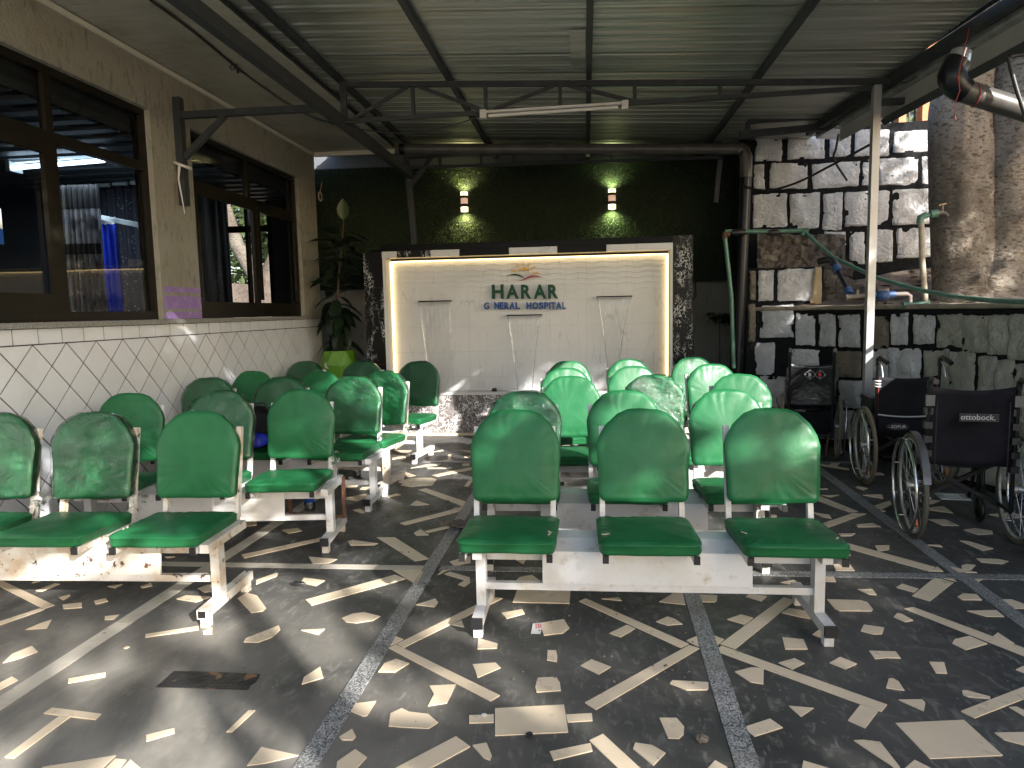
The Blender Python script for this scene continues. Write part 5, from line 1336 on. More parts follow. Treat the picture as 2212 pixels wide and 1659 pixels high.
for i in range(14):
    px, py = rr_.uniform(1775, 1830), rr_.uniform(580, 650)
    p = on_y(px, py, YB+.15); s = rr_.uniform(.06, .13)
    rock(p, (s, s*.8, s*.8), 100+i, RUBM, lb, lbo)

# upper wall
YU = 8.62
uw = thing('upper_stone_wall', 'high wall of large white painted stone blocks with black joints above the terrace', 'stone wall', (3, YU, 0)); uo = Vector((3, YU, 0))
f_uw = lambda u, z, out: Vector((u, YU-out, z))
xa, xe = on_y(1600, 400, YU).x, 7.5
ztu = on_y(1640, 292, YU).z
vs = []; fs = []; NX, NZ = 50, 24
for j in range(NZ+1):
    for i in range(NX+1):
        u = xa+(xe-xa)*i/NX; zt2 = ztu+.03+.06*min(1, max(0, (u-2.2)/2)); z = zt2*j/NZ
        vs.append(f_uw(u, z, .012*noise.noise(Vector((u*5, z*5, 2))))-uo)
for j in range(NZ):
    for i in range(NX): fs.append((j*(NX+1)+i, j*(NX+1)+i+1, (j+1)*(NX+1)+i+1, (j+1)*(NX+1)+i))
MB().add(vs, fs, True).build('mortar', JOINT, uw)
MB().box(xa-3, .02, 0, xe-3, .5, ztu+.02).build('core', JOINT, uw)
blocks = [(365, 665, 495, 775), (525, 650, 700, 765), (730, 640, 825, 752), (845, 622, 1013, 748), (1032, 625, 1210, 735), (1235, 625, 1400, 725),
 (362, 790, 410, 905), (440, 785, 620, 905), (645, 775, 865, 905), (885, 768, 945, 890), (963, 755, 1150, 888), (1170, 745, 1300, 880), (1320, 740, 1480, 875),
 (358, 930, 520, 1092), (540, 925, 673, 1100), (695, 925, 785, 1102), (800, 915, 1010, 1087), (1030, 905, 1290, 1080), (1310, 900, 1480, 1070),
 (700, 1112, 800, 1180), (820, 1115, 895, 1262), (913, 1105, 1030, 1252), (1050, 1092, 1225, 1240), (1255, 1085, 1330, 1200), (1500, 745, 1700, 880), (1500, 900, 1650, 1070)]
for (a, b_, c, d) in blocks:
    pa = on_y(*cr3((a, d)), YU); pc_ = on_y(*cr3((c, b_)), YU); sid += 1; jx = random.uniform(-.015, .015)
    stone(uw, [(pa.x, pa.z), (pc_.x, pa.z+jx), (pc_.x+jx, pc_.z), (pa.x-jx, pc_.z-jx)], f_uw, STONEW if a < 1240 else STONEBARE, .02, seed=sid, o=uo)
# terrace soil
vs = []; fs = []; NX, NY = 60, 30
for j in range(NY+1):
    for i in range(NX+1):
        u = i/NX; v = j/NY
        p = wall_xyz(Ltot*u, 0, -.04)
        far = Vector((1.8+6.2*u/.6, YU+.02, 0)) if u < .6 else Vector((8, YU+.02-(u-.6)/.4*8.1, 0))
        q = p.lerp(far, v); s = min(1, v*1.15)
        z = ZL-.01+s*s*(.26+.16*min(1, max(0, q.x-2.8)))+(.03*noise.noise(q*3)+.014*noise.noise(q*11))*min(1, v*4)
        vs.append((q.x, q.y, z))
for j in range(NY):
    for i in range(NX): fs.append((j*(NX+1)+i, j*(NX+1)+i+1, (j+1)*(NX+1)+i+1, (j+1)*(NX+1)+i))
MB().add(vs, fs, True).build('terrace_soil', SOIL, kind='structure')
def terr_z(x, y):
    v = min(1, max(0, (y-7.0)/1.6)) if x < 4 else min(1, max(0, (x-3.3)/4))
    v = max(v, min(1, max(0, (x-3.1)/4)))
    s = min(1, v*1.15); return ZL-.01+s*s*(.26+.16*min(1, max(0, x-2.8)))

# ================================================================== TREE ON THE TERRACE
def crown(centre, rad, n, size, mat, parent, o, seed, thr=-.05):
    r = random.Random(seed); vs = []; fs = []; c = Vector(centre); k = 0; tries = 0
    while k < n and tries < n*6:
        tries += 1
        d = Vector((r.gauss(0, 1), r.gauss(0, 1), r.gauss(0, 1))).normalized()*r.random()**.45
        p = c+Vector((d.x*rad[0], d.y*rad[1], d.z*rad[2]))
        if noise.noise(p*1.1+Vector((seed, 0, 0)))+.5*noise.noise(p*2.7) < thr: continue
        a = Vector((r.gauss(0, 1), r.gauss(0, 1), r.gauss(0, .5))).normalized(); b_ = a.cross(Vector((r.gauss(0, 1), r.gauss(0, 1), r.gauss(0, 1)))).normalized()
        L = size*r.uniform(.6, 1.3); i0 = len(vs)
        vs += [p-o, p+a*L*.5+b_*L*.22-o, p+a*L-o, p+a*L*.5-b_*L*.22-o]; fs.append((i0, i0+1, i0+2, i0+3)); k += 1
    return MB().add(vs, fs).build('crown', mat, parent, kind='stuff')
def limb(m, pts, r0, r1, n=10):
    k = len(pts); m.tube(pts, [r0+(r1-r0)*i/(k-1) for i in range(k)], n)
def trunk_mesh(axis, radii, seed, o, n=40, flute=.26, knots=()):
    "axis: list of points, radii: same length; smooth irregular trunk"
    vs = []; fs = []; rings = 46
    for j in range(rings+1):
        t = j/rings*(len(axis)-1); i0 = min(int(t), len(axis)-2); f = t-i0
        c = Vector(axis[i0]).lerp(Vector(axis[i0+1]), f); R = radii[i0]*(1-f)+radii[i0+1]*f
        for i in range(n):
            a = 2*math.pi*i/n; d = Vector((math.cos(a), math.sin(a), 0))
            r = R*(1+flute*noise.noise(Vector((d.x*1.3, d.y*1.3, c.z*.5+seed)))+.07*noise.noise(Vector((d.x*2.6, d.y*2.6, c.z*1.6+seed)))+.03*noise.noise(Vector((d.x*5, d.y*5, c.z*4+seed)))+.012*noise.noise(Vector((d.x*9, d.y*9, c.z*9))))
            for (ka, kz, kr, kh) in knots:
                dd = math.hypot(((a-ka+math.pi) % (2*math.pi)-math.pi)*R, c.z-kz)
                if dd < kr: r += kh*(1+.6*math.sin(dd*90))*(.5+.5*math.cos(math.pi*dd/kr))
            vs.append(c+d*r-o)
    for j in range(rings):
        for i in range(n): fs.append((j*n+i, j*n+(i+1) % n, (j+1)*n+(i+1) % n, (j+1)*n+i))
    return MB().add(vs, fs, True)
YTR = 7.0
tx = lambda px, py: on_y(px, py, YTR)
to = tx(2110, 650); to.z = 1.4
tree = thing('fig_tree', 'huge grey trunk of fused stems growing on the terrace at the right', 'tree', to)
z0, z1, z2 = 1.3, 2.4, 3.4
c0, c1, c2 = (tx(2030, 640).x+tx(2160, 640).x)/2+.02, (tx(2040, 450).x+tx(2140, 450).x)/2, (tx(2034, 250).x+tx(2135, 250).x)/2
hw = (tx(2135, 300).x-tx(2034, 300).x)/2
trunk_mesh([(c0-.02, YTR+.1, 1.2), (c0, YTR+.1, 1.6), (c1, YTR+.12, 2.3), (c2, YTR+.15, 3.2), (c2+.1, YTR+.1, 4.6), (c2+.3, YTR-.3, 6.2)], [.36, .29, .245, .235, .2, .13], 3, to,
           knots=[(4.6, 1.66, .14, .07), (5.3, 2.45, .10, .05), (5.4, 1.58, .09, .06), (4.2, 2.9, .10, .04)]).build('trunk', BARK, tree)
c3 = tx(2199, 500).x
trunk_mesh([(c3-.06, YTR+.25, 1.2), (c3, YTR+.22, 1.7), (c3+.02, YTR+.2, 2.4), (c3+.05, YTR+.2, 3.2), (c3+.3, YTR, 4.8), (c3+.8, YTR-.8, 6.2)], [.48, .38, .345, .34, .24, .12], 8, to,
           knots=[(4.30, 2.75, .13, .09), (4.05, 2.6, .09, .07), (4.0, 1.65, .12, .09), (4.3, 1.78, .10, .08), (4.6, 2.2, .08, .05)]).build('trunk', BARK, tree)
m = MB()
for pts in ([(c2+.2, YTR, 4.4), (c2+.8, YTR-1.8, 5.6), (c2+1.6, YTR-3.6, 6.4)], [(c3+.3, YTR, 4.6), (c3+1.2, YTR-2.5, 5.6), (c3+1.8, YTR-4.4, 6.3)], [(c2+.1, YTR+.1, 4.5), (c2-.4, YTR+1.2, 5.6), (c2-.6, YTR+2, 6.6)]):
    limb(m, [Vector(p)-to for p in pts], .13, .04)
m.build('limbs', BARK, tree)
crown((6.0, 2.4, 5.9), (2.3, 2.3, 1.3), 8500, .2, LEAFT, tree, to, 4, -.25)  # out-of-view crown, placed and flattened to keep sun off the fountain panel
crown((4.6, 7.4, 6.6), (2.6, 2.2, 1.6), 4200, .17, LEAFT, tree, to, 5)

# ---------------- brick columns, railing and trees above the wall
fy = YU+.3
fc = thing('railing', 'black iron railing between orange brick columns on top of the high stone wall', 'railing', (3.5, fy, 3.4)); fo = Vector((3.5, fy, 3.4))
for a, b_ in ((1935, 1950), (1985, 2012), (2018, 2042)):
    pa, pb_ = on_y(a, 270, fy), on_y(b_, 270, fy)
    MB().box(pa.x-fo.x, -.08, -.1, pb_.x-fo.x, .08, 1.2).build('brick_column', ORBRICK, fc)
zz = on_y(1990, 212, fy).z-fo.z
m = MB(); m.box(-2.2, -.02, zz-.025, 3, .02, zz+.025); m.build('rail', DARKST, fc)
for px in list(range(1700, 2040, 12)):
    x = on_y(px, 250, fy).x-fo.x; MB().box(x-.009, -.009, -.1, x+.009, .009, zz-.025).build('bar', DARKST, fc)
for i, (x, y, z, r) in enumerate(((2.0, 14, 4.5, 2.4), (5.5, 13, 5.0, 2.6), (9.5, 12, 5.5, 3.2), (-3, 15, 6, 3.0))):
    o = Vector((x, y, 0)); t = thing('tree', ('pale green tree beyond the wall left of the brick columns', 'pale green tree beyond the wall behind the brick columns', 'tall pale green tree beyond the terrace at far right', 'green tree behind the fountain wall')[i], 'tree', o)
    m = MB(); limb(m, [(0, 0, 0), (.1, 0, z*.5), (-.1, .1, z)], .22, .08); m.build('trunk', BARK, t)
    crown((x, y, z), (r, r*.8, r*.8), 2600, .26, LEAFT2, t, o, 30+i, .0)

# ================================================================== PIPES ON THE TERRACE
def pipe_pts(L): return [Vector(p) for p in L]
gp = thing('green_hose', 'long green water pipe running down from the pier and across the terrace', 'water pipe', on_y(1570, 500, 7.9)); go = gp.location.copy()
P = [on_y(1585, 795, 7.9), on_y(1580, 640, 7.9), on_y(1566, 512, 7.9)]
MB().tube([p-go for p in P], .022, 10).build('riser', GREENP, gp)
P = [on_y(1566, 500, 7.9), on_y(1650, 500, 7.9), on_y(1735, 498, 7.85)]
MB().tube([p-go for p in P], .022, 10).build('pipe', GREENP, gp)
P = [on_y(1735, 498, 7.85), on_y(1770, 530, 7.7), on_y(1800, 556, 7.5), on_y(1850, 580, 7.25), on_y(1900, 602, 6.95), on_y(1980, 625, 6.55), on_y(2060, 641, 6.1), on_y(2140, 649, 5.6), on_y(2220, 652, 5.1), on_y(2330, 654, 4.5)]
MB().tube([p-go for p in P], .019, 10).build('hose', GREENP, gp)
for a, mt, r in ((on_y(1566, 505, 7.9), RUST, .034), (on_y(1735, 498, 7.85), GREENP, .03)):
    MB().tube([a-go+Vector((0, 0, -.05)), a-go, a-go+Vector((.05, 0, 0))], r, 10).build('elbow', mt, gp)
for px in (1595, 1674):
    a = on_y(px, 502, 7.89); MB().tube([a-go-Vector((.07, 0, 0)), a-go-Vector((.03, 0, 0)), a-go+Vector((.03, 0, 0)), a-go+Vector((.07, 0, 0))], [.028, .036, .036, .028], 10).build('coupling', BLACKP, gp)
YS = 6.6
st = thing('standpipe_tap', 'dusty standpipe with green elbow and old brass tap beside the tree', 'water tap', on_y(1995, 655, YS)); so_ = st.location.copy()
P = [on_y(1999, 652, YS), on_y(1992, 560, YS), on_y(1990, 478, YS)]
MB().tube([p-so_ for p in P], .024, 12).build('pipe', PALEP, st)
a = on_y(1988, 470, YS)-so_
MB().tube([a+Vector((0, 0, -.05)), a, a+Vector((.05, 0, .02))], .03, 10).build('elbow', GREENP, st)
b_ = on_y(2012, 463, YS)-so_
MB().tube([a+Vector((.03, 0, .01)), b_], .02, 10).build('nipple', GREENP, st)
MB().tube([b_-Vector((.01, 0, 0)), b_+Vector((.05, 0, .01))], .034, 10).build('union_nut', GREENP, st)
c_ = on_y(2035, 459, YS)-so_
m = MB(); m.tube([b_+Vector((.04, 0, .01)), c_], .016, 8); m.tube([c_, c_+Vector((.03, 0, -.005)), c_+Vector((.05, 0, -.03))], .012, 8); m.tube([c_, c_+Vector((0, 0, .06))], .011, 8)
m.build('tap_body', MUDST, st); MB().tube([c_+Vector((-.03, 0, .06)), c_+Vector((.03, 0, .075))], .009, 8).build('tap_handle', BRASS, st)
a = on_y(2002, 655, YS)-so_; b_ = on_y(1960, 660, YS-.05)-so_
MB().tube([a+Vector((0, 0, .03)), a, b_], .026, 10).build('base_elbow', GREENP, st)
MB().tube([b_, b_-Vector((.04, 0, 0))], .034, 10).build('end_cap', GREENP, st)
YM = 6.9
wm = thing('water_meter', 'muddy blue water meter with brass couplings lying on the terrace edge', 'water meter', on_y(1905, 640, YM)); wo = wm.location.copy()
c_ = on_y(1905, 636, YM)-wo
MB().lathe([(.03, -.05), (.06, -.04), (.065, 0), (.055, .03), (0, .035)], c=c_, n=14).build('body', BLUEP, wm)
MB().lathe([(.058, .03), (.058, .055), (0, .06)], c=c_, n=14).build('lid', MUDST, wm)
MB().tube([c_-Vector((.14, 0, .01)), c_, c_+Vector((.12, 0, .0))], [.028, .035, .026], 10).build('side_arms', BLUEP, wm)
MB().tube([c_+Vector((.10, 0, 0)), c_+Vector((.22, 0, 0)), c_+Vector((.25, 0, -.02)), c_+Vector((.25, 0, -.1))], .02, 8).build('outlet_pipe', MUDST, wm)
MB().tube([c_-Vector((.32, 0, .02)), c_-Vector((.14, 0, .01))], [.026, .02], 8).build('inlet_pipe', MUDST, wm)
MB().tube([c_-Vector((.22, 0, .02)), c_-Vector((.22, 0, -.05))], .016, 8).build('valve_stem', MUDST, wm)
bc = thing('black_pipe_link', 'short black pipe with two blue compression fittings slanting to the terrace', 'water pipe', on_y(1800, 565, 7.3)); bo = bc.location.copy()
a, b_ = on_y(1800, 565, 7.35)-bo, on_y(1838, 640, 7.0)-bo
MB().tube([a-Vector((.10, -.1, -.01)), a-Vector((.03, 0, -.02)), a, a.lerp(b_, .25)], .038, 12).build('elbow', BLACKP, bc)
MB().tube([a, b_], .024, 12).build('pipe', BLACKP, bc)
for t in (.22, .88): MB().tube([a.lerp(b_, t-.07), a.lerp(b_, t+.07)], .042, 12).build('blue_nut', BLUEP, bc)
# leaves and litter on the terrace
rr_ = random.Random(31); vs = []; fs = []
for i in range(700):
    u = rr_.random(); x = rr_.uniform(2.2, 6.0); y = rr_.uniform(4.2, 8.3)
    if x < 2.55+(8-y)*.27: continue
    z = terr_z(x, y)+.02; L = rr_.uniform(.04, .1); a = rr_.uniform(0, 6.28); k = len(vs); c, s = math.cos(a), math.sin(a)
    vs += [(x-c*L, y-s*L, z), (x+s*L*.4, y-c*L*.4, z+.012), (x+c*L, y+s*L, z+rr_.uniform(0, .03)), (x-s*L*.4, y+c*L*.4, z+.015)]; fs.append((k, k+1, k+2, k+3))
MB().add(vs, fs).build('fallen_leaves', DEADLEAF, label='dry fallen leaves scattered over the terrace soil', cat='fallen leaves', kind='stuff')
go2 = Vector((0, 0, 0)); m = MB()
for i in range(260):
    x = rr_.uniform(2.3, 5.5); y = rr_.uniform(5.0, 8.4)
    if x < 2.6+(8-y)*.27: continue
    s = rr_.uniform(.012, .04); z = terr_z(x, y)+s*.4
    m.lathe([(0, -s*.6), (s, -s*.2), (s*.8, s*.4), (0, s*.6)], c=(x, y, z), n=6, smooth=False)
m.build('terrace_pebbles', RUBM, label='loose stones lying on the terrace soil', cat='stones', kind='stuff')

# ================================================================== BENCHES
def round_rect(w, y0, y1, r, n=5, taper=0.0):
    P = []
    for cx_, cy_, a0 in ((w/2-r, y1-r, 0), (-w/2+r, y1-r, 90), (-w/2+r, y0+r, 180), (w/2-r, y0+r, 270)):
        for i in range(n+1):
            a = R_(a0+90*i/n); P.append((cx_+r*math.cos(a), cy_+r*math.sin(a)))
    # extra points along the edges
    out = []
    for i in range(len(P)):
        a, b_ = Vector(P[i-1]), Vector(P[i]); L = (b_-a).length; k = int(L/.05)
        for j in range(1, k+1): out.append(tuple(a.lerp(b_, j/(k+1))))
        out.append(P[i])
    return out
def back_outline(w, h):
    P = []
    def e(a, b_, k):
        for j in range(k): P.append((a[0]+(b_[0]-a[0])*j/k, a[1]+(b_[1]-a[1])*j/k))
    r = .03; hw = w/2
    e((-hw+.012+r, 0), (hw-.012-r, 0), 8)
    for i in range(4): a = R_(-90+90*i/4); P.append((hw-.012-r+r*math.cos(a), r+r*math.sin(a)))
    e((hw-.012, r), (hw, h*.60), 6)
    corner = [(hw, h*.60), (hw-.012, h*.70), (hw-.045, h*.83), (hw-.10, h*.945), (hw-.15, h*.99), (0, h*1.0)]
    for i in range(len(corner)-1): e(corner[i], corner[i+1], 3 if i < 4 else 4)
    left = [(-x, y) for x, y in reversed(corner)]
    for i in range(len(left)-1): e(left[i], left[i+1], 4 if i == 0 else 3)
    e((-hw, h*.60), (-hw+.012, r), 6)
    for i in range(4): a = R_(180+90*i/4); P.append((-hw+.012+r+r*math.cos(a), r+r*math.sin(a)))
    return P
seat_me = []
for k in range(4):
    seat_me.append(pad(round_rect(.445, .035, .485, .045), .062, .018, .012, seed=k, amp=.0045).mesh('seat', VINYL))
back_me = []
for k in range(4):
    p = pad(back_outline(.45, .455), .062, .018, .010, seed=10+k, amp=.0045)
    p.xf(Matrix.Rotation(R_(90), 4, 'X')); back_me.append(p.mesh('backrest', VINYL))        # thickness now towards -y
TILT = R_(11)
wp = pad(back_outline(.462, .462), .074, .016, .012, seed=40, amp=.010); wp.xf(Matrix.Rotation(R_(90), 4, 'X')); wrap_me = wp.mesh('plastic_wrap', FILM)
sw = pad(round_rect(.455, .03, .49, .045), .072, .018, .012, seed=44, amp=.008); swrap_me = sw.mesh('plastic_wrap', FILM)
rm_ = MB()
RP = [(0, .045, .362), (0, .44, .362), (0, .485, .372), (0, .507, .40), (0, .515, .44), (0, .60, .86)]
rm_.tube(RP, 1.0, prof=[(.016, -.013), (.016, .013), (-.016, .013), (-.016, -.013)], smooth=False, up=(0, 0, 1))
rail_me = rm_.mesh('seat_rail', WHITE)
cap_me = MB().box(-.0135, .033, .345, .0135, .046, .379).mesh('end_cap', BLACKP)
post_me = MB().box(-.022, .15, .095, .022, .21, .345).mesh('leg', WHITE)
head_me = MB().box(-.022, .06, .3455, .022, .46, .3865).mesh('top_bracket', WHITE)
foot_me = MB().box(-.024, 0, .05, .024, .50, .095).mesh('foot', WHITE)
fcap_me = MB().box(-.025, -.006, .049, .025, .012, .096).mesh('end_cap', BLACKP)
blk_me = MB().box(-.02, -.02, 0, .02, .02, .05).mesh('foot_block', WHITE)
lrail_me = MB().box(-.733, .17, .165, .733, .20, .197).mesh('low_rail', WHITE)
brail_me = MB().box(-.733, .22, .29, .733, .27, .334).mesh('seat_beam', WHITE)
pm_ = MB().prism([(-.47, .164, .199), (-.47, .180, .346), (-.47, .30, .372), (-.47, .42, .372), (-.47, .42, .364), (-.47, .302, .364), (-.47, .189, .338), (-.47, .173, .199)], (.94, 0, 0))
panel_me = pm_.mesh('steel_panel', WHITE)
tuft = MB(); r2 = random.Random(2); vs = []; fs = []
for i in range(26):
    c = Vector((r2.gauss(0, .02), r2.gauss(0, .012), r2.uniform(-.09, 0))); a = Vector((r2.gauss(0, 1), r2.gauss(0, 1), r2.gauss(0, 1))).normalized()*.035; b_ = Vector((r2.gauss(0, 1), r2.gauss(0, 1), r2.gauss(0, 1))).normalized()*.03
    k = len(vs); vs += [c, c+a, c+a+b_, c+b_]; fs.append((k, k+1, k+2, k+3))
tuft_me = tuft.add(vs, fs, True).mesh('loose_plastic', FILM)
tear_me = MB().prism([(-.02, 0, 0), (-.005, -.006, 0), (.02, -.002, 0), (.012, .004, 0), (0, .002, 0), (-.01, .007, 0)], (0, 0, .002)).mesh('torn_foam', M('pale_foam', (.5, .46, .36), .9))
rb = random.Random(17)
def bench(label, cx_, yl, yr, seats, mat=None, wraps=(), swraps=(), group='green padded three seat benches', tufts=(), tears=(), open_end=False, brown=False):
    L = 1.5; rz = math.atan2(yr-yl, L)
    t = thing('waiting_bench', label, 'bench', (cx_, (yl+yr)/2, 0), rz, group)
    mm = mat
    for s in (-1, 1):
        x = .755*s
        put('leg', post_me, t, loc=(x, 0, 0), mat=mm); put('top_bracket', head_me, t, loc=(x, 0, 0), mat=mm)
        f = put('foot', foot_me, t, loc=(x, 0, 0), mat=mm)
        if not open_end: put('end_cap', fcap_me, f)
        else: put('end_cap', MB().box(-.018, -.001, .056, .018, .01, .089).mesh('end_cap', BLACKP), f)
        put('foot_block', blk_me, f, loc=(0, .04, 0), mat=RUSTY if rb.random() < .5 else mm); put('foot_block', blk_me, f, loc=(0, .46, 0), mat=RUSTY)
    put('low_rail', lrail_me, t, mat=mm); put('seat_beam', brail_me, t, mat=mm); put('steel_panel', panel_me, t, mat=mm)
    for i, sx in enumerate(seats):
        sx = (sx-cx_)/math.cos(rz); jit = rb.uniform(-.01, .01)
        for s in (-1, 1):
            r = put('seat_rail', rail_me, t, loc=(sx+.195*s, 0, 0), mat=mm); put('end_cap', cap_me, r)
        st_ = put('seat', seat_me[rb.randrange(4)], t, loc=(sx, 0, .379+.000), rot=(R_(-1.5), 0, rb.uniform(-.012, .012)))
        bk = put('backrest', back_me[rb.randrange(4)], t, loc=(sx+jit, .512, .497), rot=(-TILT+rb.uniform(-.02, .02), rb.uniform(-.012, .012), rb.uniform(-.02, .02)))
        if i in wraps: put('plastic_wrap', wrap_me, bk, loc=(0, .005, -.004))
        if i in swraps: put('plastic_wrap', swrap_me, st_, loc=(0, 0, -.004))
        if i in tufts: put('loose_plastic', tuft_me, bk, loc=(.22, .01, .03), rot=(0, 0, rb.uniform(0, 3)))
        if i in tears:
            for q in range(2): put('torn_foam', tear_me, st_, loc=(rb.choice((-.19, .19)), rb.uniform(.12, .2), .066), rot=(0, 0, rb.uniform(0, 3)))
    return t
G1, G2 = 'green three seat benches in the right block', 'green three seat benches in the left block'
bench('nearest green three seat bench on the right, torn seat covers', .262, 2.965, 2.975, (-.364, .272, .887), group=G1, tears=(0, 1, 2))
bench('second green bench from the front in the right block, half hidden', .205, 3.77, 3.80, (-.375, .227, .862), group=G1, wraps=(0,), tufts=(1, 2))
bench('third green bench from the front in the right block, middle back wrapped in loose film', .50, 4.76, 4.80, (-.113, .515, 1.14), group=G1, wraps=(1,), tufts=(1,))
bench('fourth green bench in the right block, between the sunlit rows', .53, 5.48, 5.80, (-.067, .52, 1.194), group=G1)
bench('rearmost green bench in the right block, closest to the water wall', .56, 6.33, 6.68, (-.057, .536, 1.189), group=G1, mat=RUSTY)
bench('nearest green bench on the left with a badly rusted white frame', -2.545, 2.93, 2.985, (-3.17, -2.61, -2.031), mat=RUSTY, wraps=(0, 1), swraps=(), group=G2, tufts=(0, 1), tears=(2,), open_end=True)
bench('second green bench in the left block with a water bottle under its right seat', -2.345, 3.86, 4.02, (-2.994, -2.401, -1.859), wraps=(1,), group=G2, tufts=(2, 0))
bench('third green bench in the left block with a dark bag on it', -2.365, 4.93, 4.91, (-3.10, -2.467, -1.854), wraps=(0, 1, 2), group=G2, tufts=(1, 2))
bench('fourth green bench in the left block, standing just behind the row with the bag', -2.41, 5.60, 5.36, (-3.116, -2.438, -1.827), wraps=(2,), group=G2, mat=RUSTY, tufts=(2,))
bench('rearmost green bench in the left block, in front of the lime green pot', -2.41, 6.78, 6.53, (-3.103, -2.421, -1.806), wraps=(0, 1, 2), group=G2)
# brown rusty uprights behind the second left bench
for k, (px, py) in enumerate(((690, 1118), (625, 1100))):
    p = on_z(px+20, py+18, 0)
# bag on the third left bench
bp_ = Vector((-2.50, 5.12, .445))
bag = thing('bag', 'black bag with a bright blue pouch lying on a seat behind the second left bench', 'bag', bp_)
def lump(s, seed, mat, nm, off=(0, 0, 0)):
    vs = []; fs = []; n, k = 18, 12
    for j in range(k+1):
        th = math.pi*j/k
        for i in range(n):
            a = 2*math.pi*i/n; d = Vector((math.sin(th)*math.cos(a), math.sin(th)*math.sin(a), math.cos(th)))
            r = 1+.22*noise.noise(d*1.5+Vector((seed, 0, 0)))+.08*noise.noise(d*4+Vector((seed, 0, 0)))
            e = [abs(q)**.7*(1 if q > 0 else -1) for q in d]
            vs.append((e[0]*r*s[0]+off[0], e[1]*r*s[1]+off[1], max(0, (e[2]*r+1)*s[2])+off[2]))
    for j in range(k):
        for i in range(n): fs.append((j*n+i, j*n+(i+1) % n, (j+1)*n+(i+1) % n, (j+1)*n+i))
    return MB().add(vs, fs, True).build(nm, mat, bag)
lump((.20, .13, .15), 1, FABRIC, 'body'); lump((.12, .07, .055), 5, BAGBLUE, 'blue_pouch', (.02, -.17, .03))
MB().tube([(-.1, 0, .26), (-.05, 0, .34), (.05, 0, .34), (.1, 0, .26)], .008, 6).build('handle', BLACKP, bag)
# water bottles
def bottle(label, p, h, r, lab):
    t = thing('water_bottle', label, 'bottle', p)
    MB().lathe([(0, 0), (r*.9, 0), (r, .012), (r*.96, .04), (r, .055), (r, h*.62), (r*.85, h*.72), (r*.4, h*.88), (r*.36, h*.94)], n=20).build('body', BOTTLE, t)
    MB().lathe([(0, .004), (r*.9, .01), (r*.95, h*.45), (0, h*.45)], n=16).build('water', WATERM, t)
    MB().lathe([(r*1.012, h*.28), (r*1.012, h*.60)], n=20).build('label_band', lab, t)
    MB().lathe([(r*.42, h*.92), (r*.42, h), (0, h)], n=14).build('cap', LETB, t)
    MB().lathe([(0, 0), (r*.34, 0), (r*.34, .001), (0, .001)], n=14, axis='y').xf(Matrix.Translation((r*.4, -r*1.02, h*.46))).build('round_logo', PRINTK, t)
pb = on_z(670, 1103, 0)
bottle('clear water bottle with blue label standing under the left benches', (pb.x, pb.y, 0), .25, .042, LETB)
pb = on_z(772, 1030, 0)
bottle('small clear bottle with a pale label on the floor behind the third left bench', (pb.x, pb.y, 0), .22, .034, PRINTW)
# rusty props under second left bench
pr = thing('rusty_prop', 'brown rusty steel frame leaning under the second left bench', 'steel frame', (-1.7, 4.3, 0))
a, b_ = on_y(745, 1120, 4.45), on_y(741, 1030, 4.45); a.z = .1
MB().bar(a-Vector((-1.7, 4.3, 0)), b_-Vector((-1.7, 4.3, 0)), .02, .02, up=(0, 1, 0)).build('upright', RUST, pr)
a, b_ = on_y(628, 1110, 4.45), on_y(625, 1066, 4.45)
MB().bar(a-Vector((-1.7, 4.3, 0)), b_-Vector((-1.7, 4.3, 0)), .02, .02, up=(0, 1, 0)).build('upright', RUST, pr)
a, b_ = on_y(628, 1110, 4.45), on_y(745, 1115, 4.45)
MB().bar(a-Vector((-1.7, 4.3, 0)), b_-Vector((-1.7, 4.3, 0)), .02, .02).build('crossbar', RUST, pr)

# ================================================================== WHEELCHAIRS
GUARDM = M('dull_grey_guard', (.10, .10, .105), .3, .5)
def wheel(parent, side, x, y, R, tyre_mat, camber=0.0, spokes=24, guard=False, reflector=False, rim=True):
    "big rear wheel, axis along x, centre (x, y, R)"
    w = MB().torus((0, 0, 0), R-.014, .0155, 'x', 44, 8).build('wheel', tyre_mat, parent, loc=(x, y, R), rot=(0, camber*side, 0))
    MB().torus((0, 0, 0), R-.036, .010, 'x', 40, 6).build('rim', FRAMEB if not rim else ALU, w)
    MB().torus((side*.045, 0, 0), R-.036, .0095, 'x', 44, 8).build('hand_rim', CHROME, w)
    m = MB()
    m.lathe([(0, -.03), (.03, -.03), (.018, -.01), (.018, .02), (.03, .03), (0, .035)], n=14, axis='x'); m.build('hub', ALU, w)
    m = MB()
    for i in range(spokes):
        a = 2*math.pi*i/spokes; b_ = a+(.5 if i % 2 else -.5); sx = .022 if i % 2 else -.022
        m.tube([(sx, .025*math.cos(b_), .025*math.sin(b_)), (0, (R-.04)*math.cos(a), (R-.04)*math.sin(a))], .0016, 4, caps=False)
    m.build('spokes', CHROME, w)
    for i in range(5):
        m = MB(); a = 2*math.pi*i/5+.3; m.tube([(0, (R-.036)*math.cos(a), (R-.036)*math.sin(a)), (side*.045, (R-.036)*math.cos(a), (R-.036)*math.sin(a))], .005, 6)
        m.build('rim_stub', ALU, w)
    if reflector:
        a = math.radians(235); MB().bar((side*.012, (R-.13)*math.cos(a), (R-.13)*math.sin(a)), (side*.012, (R-.06)*math.cos(a), (R-.06)*math.sin(a)), .03, .012, up=(1, 0, 0)).build('reflector', ORANGE, w)
    return w
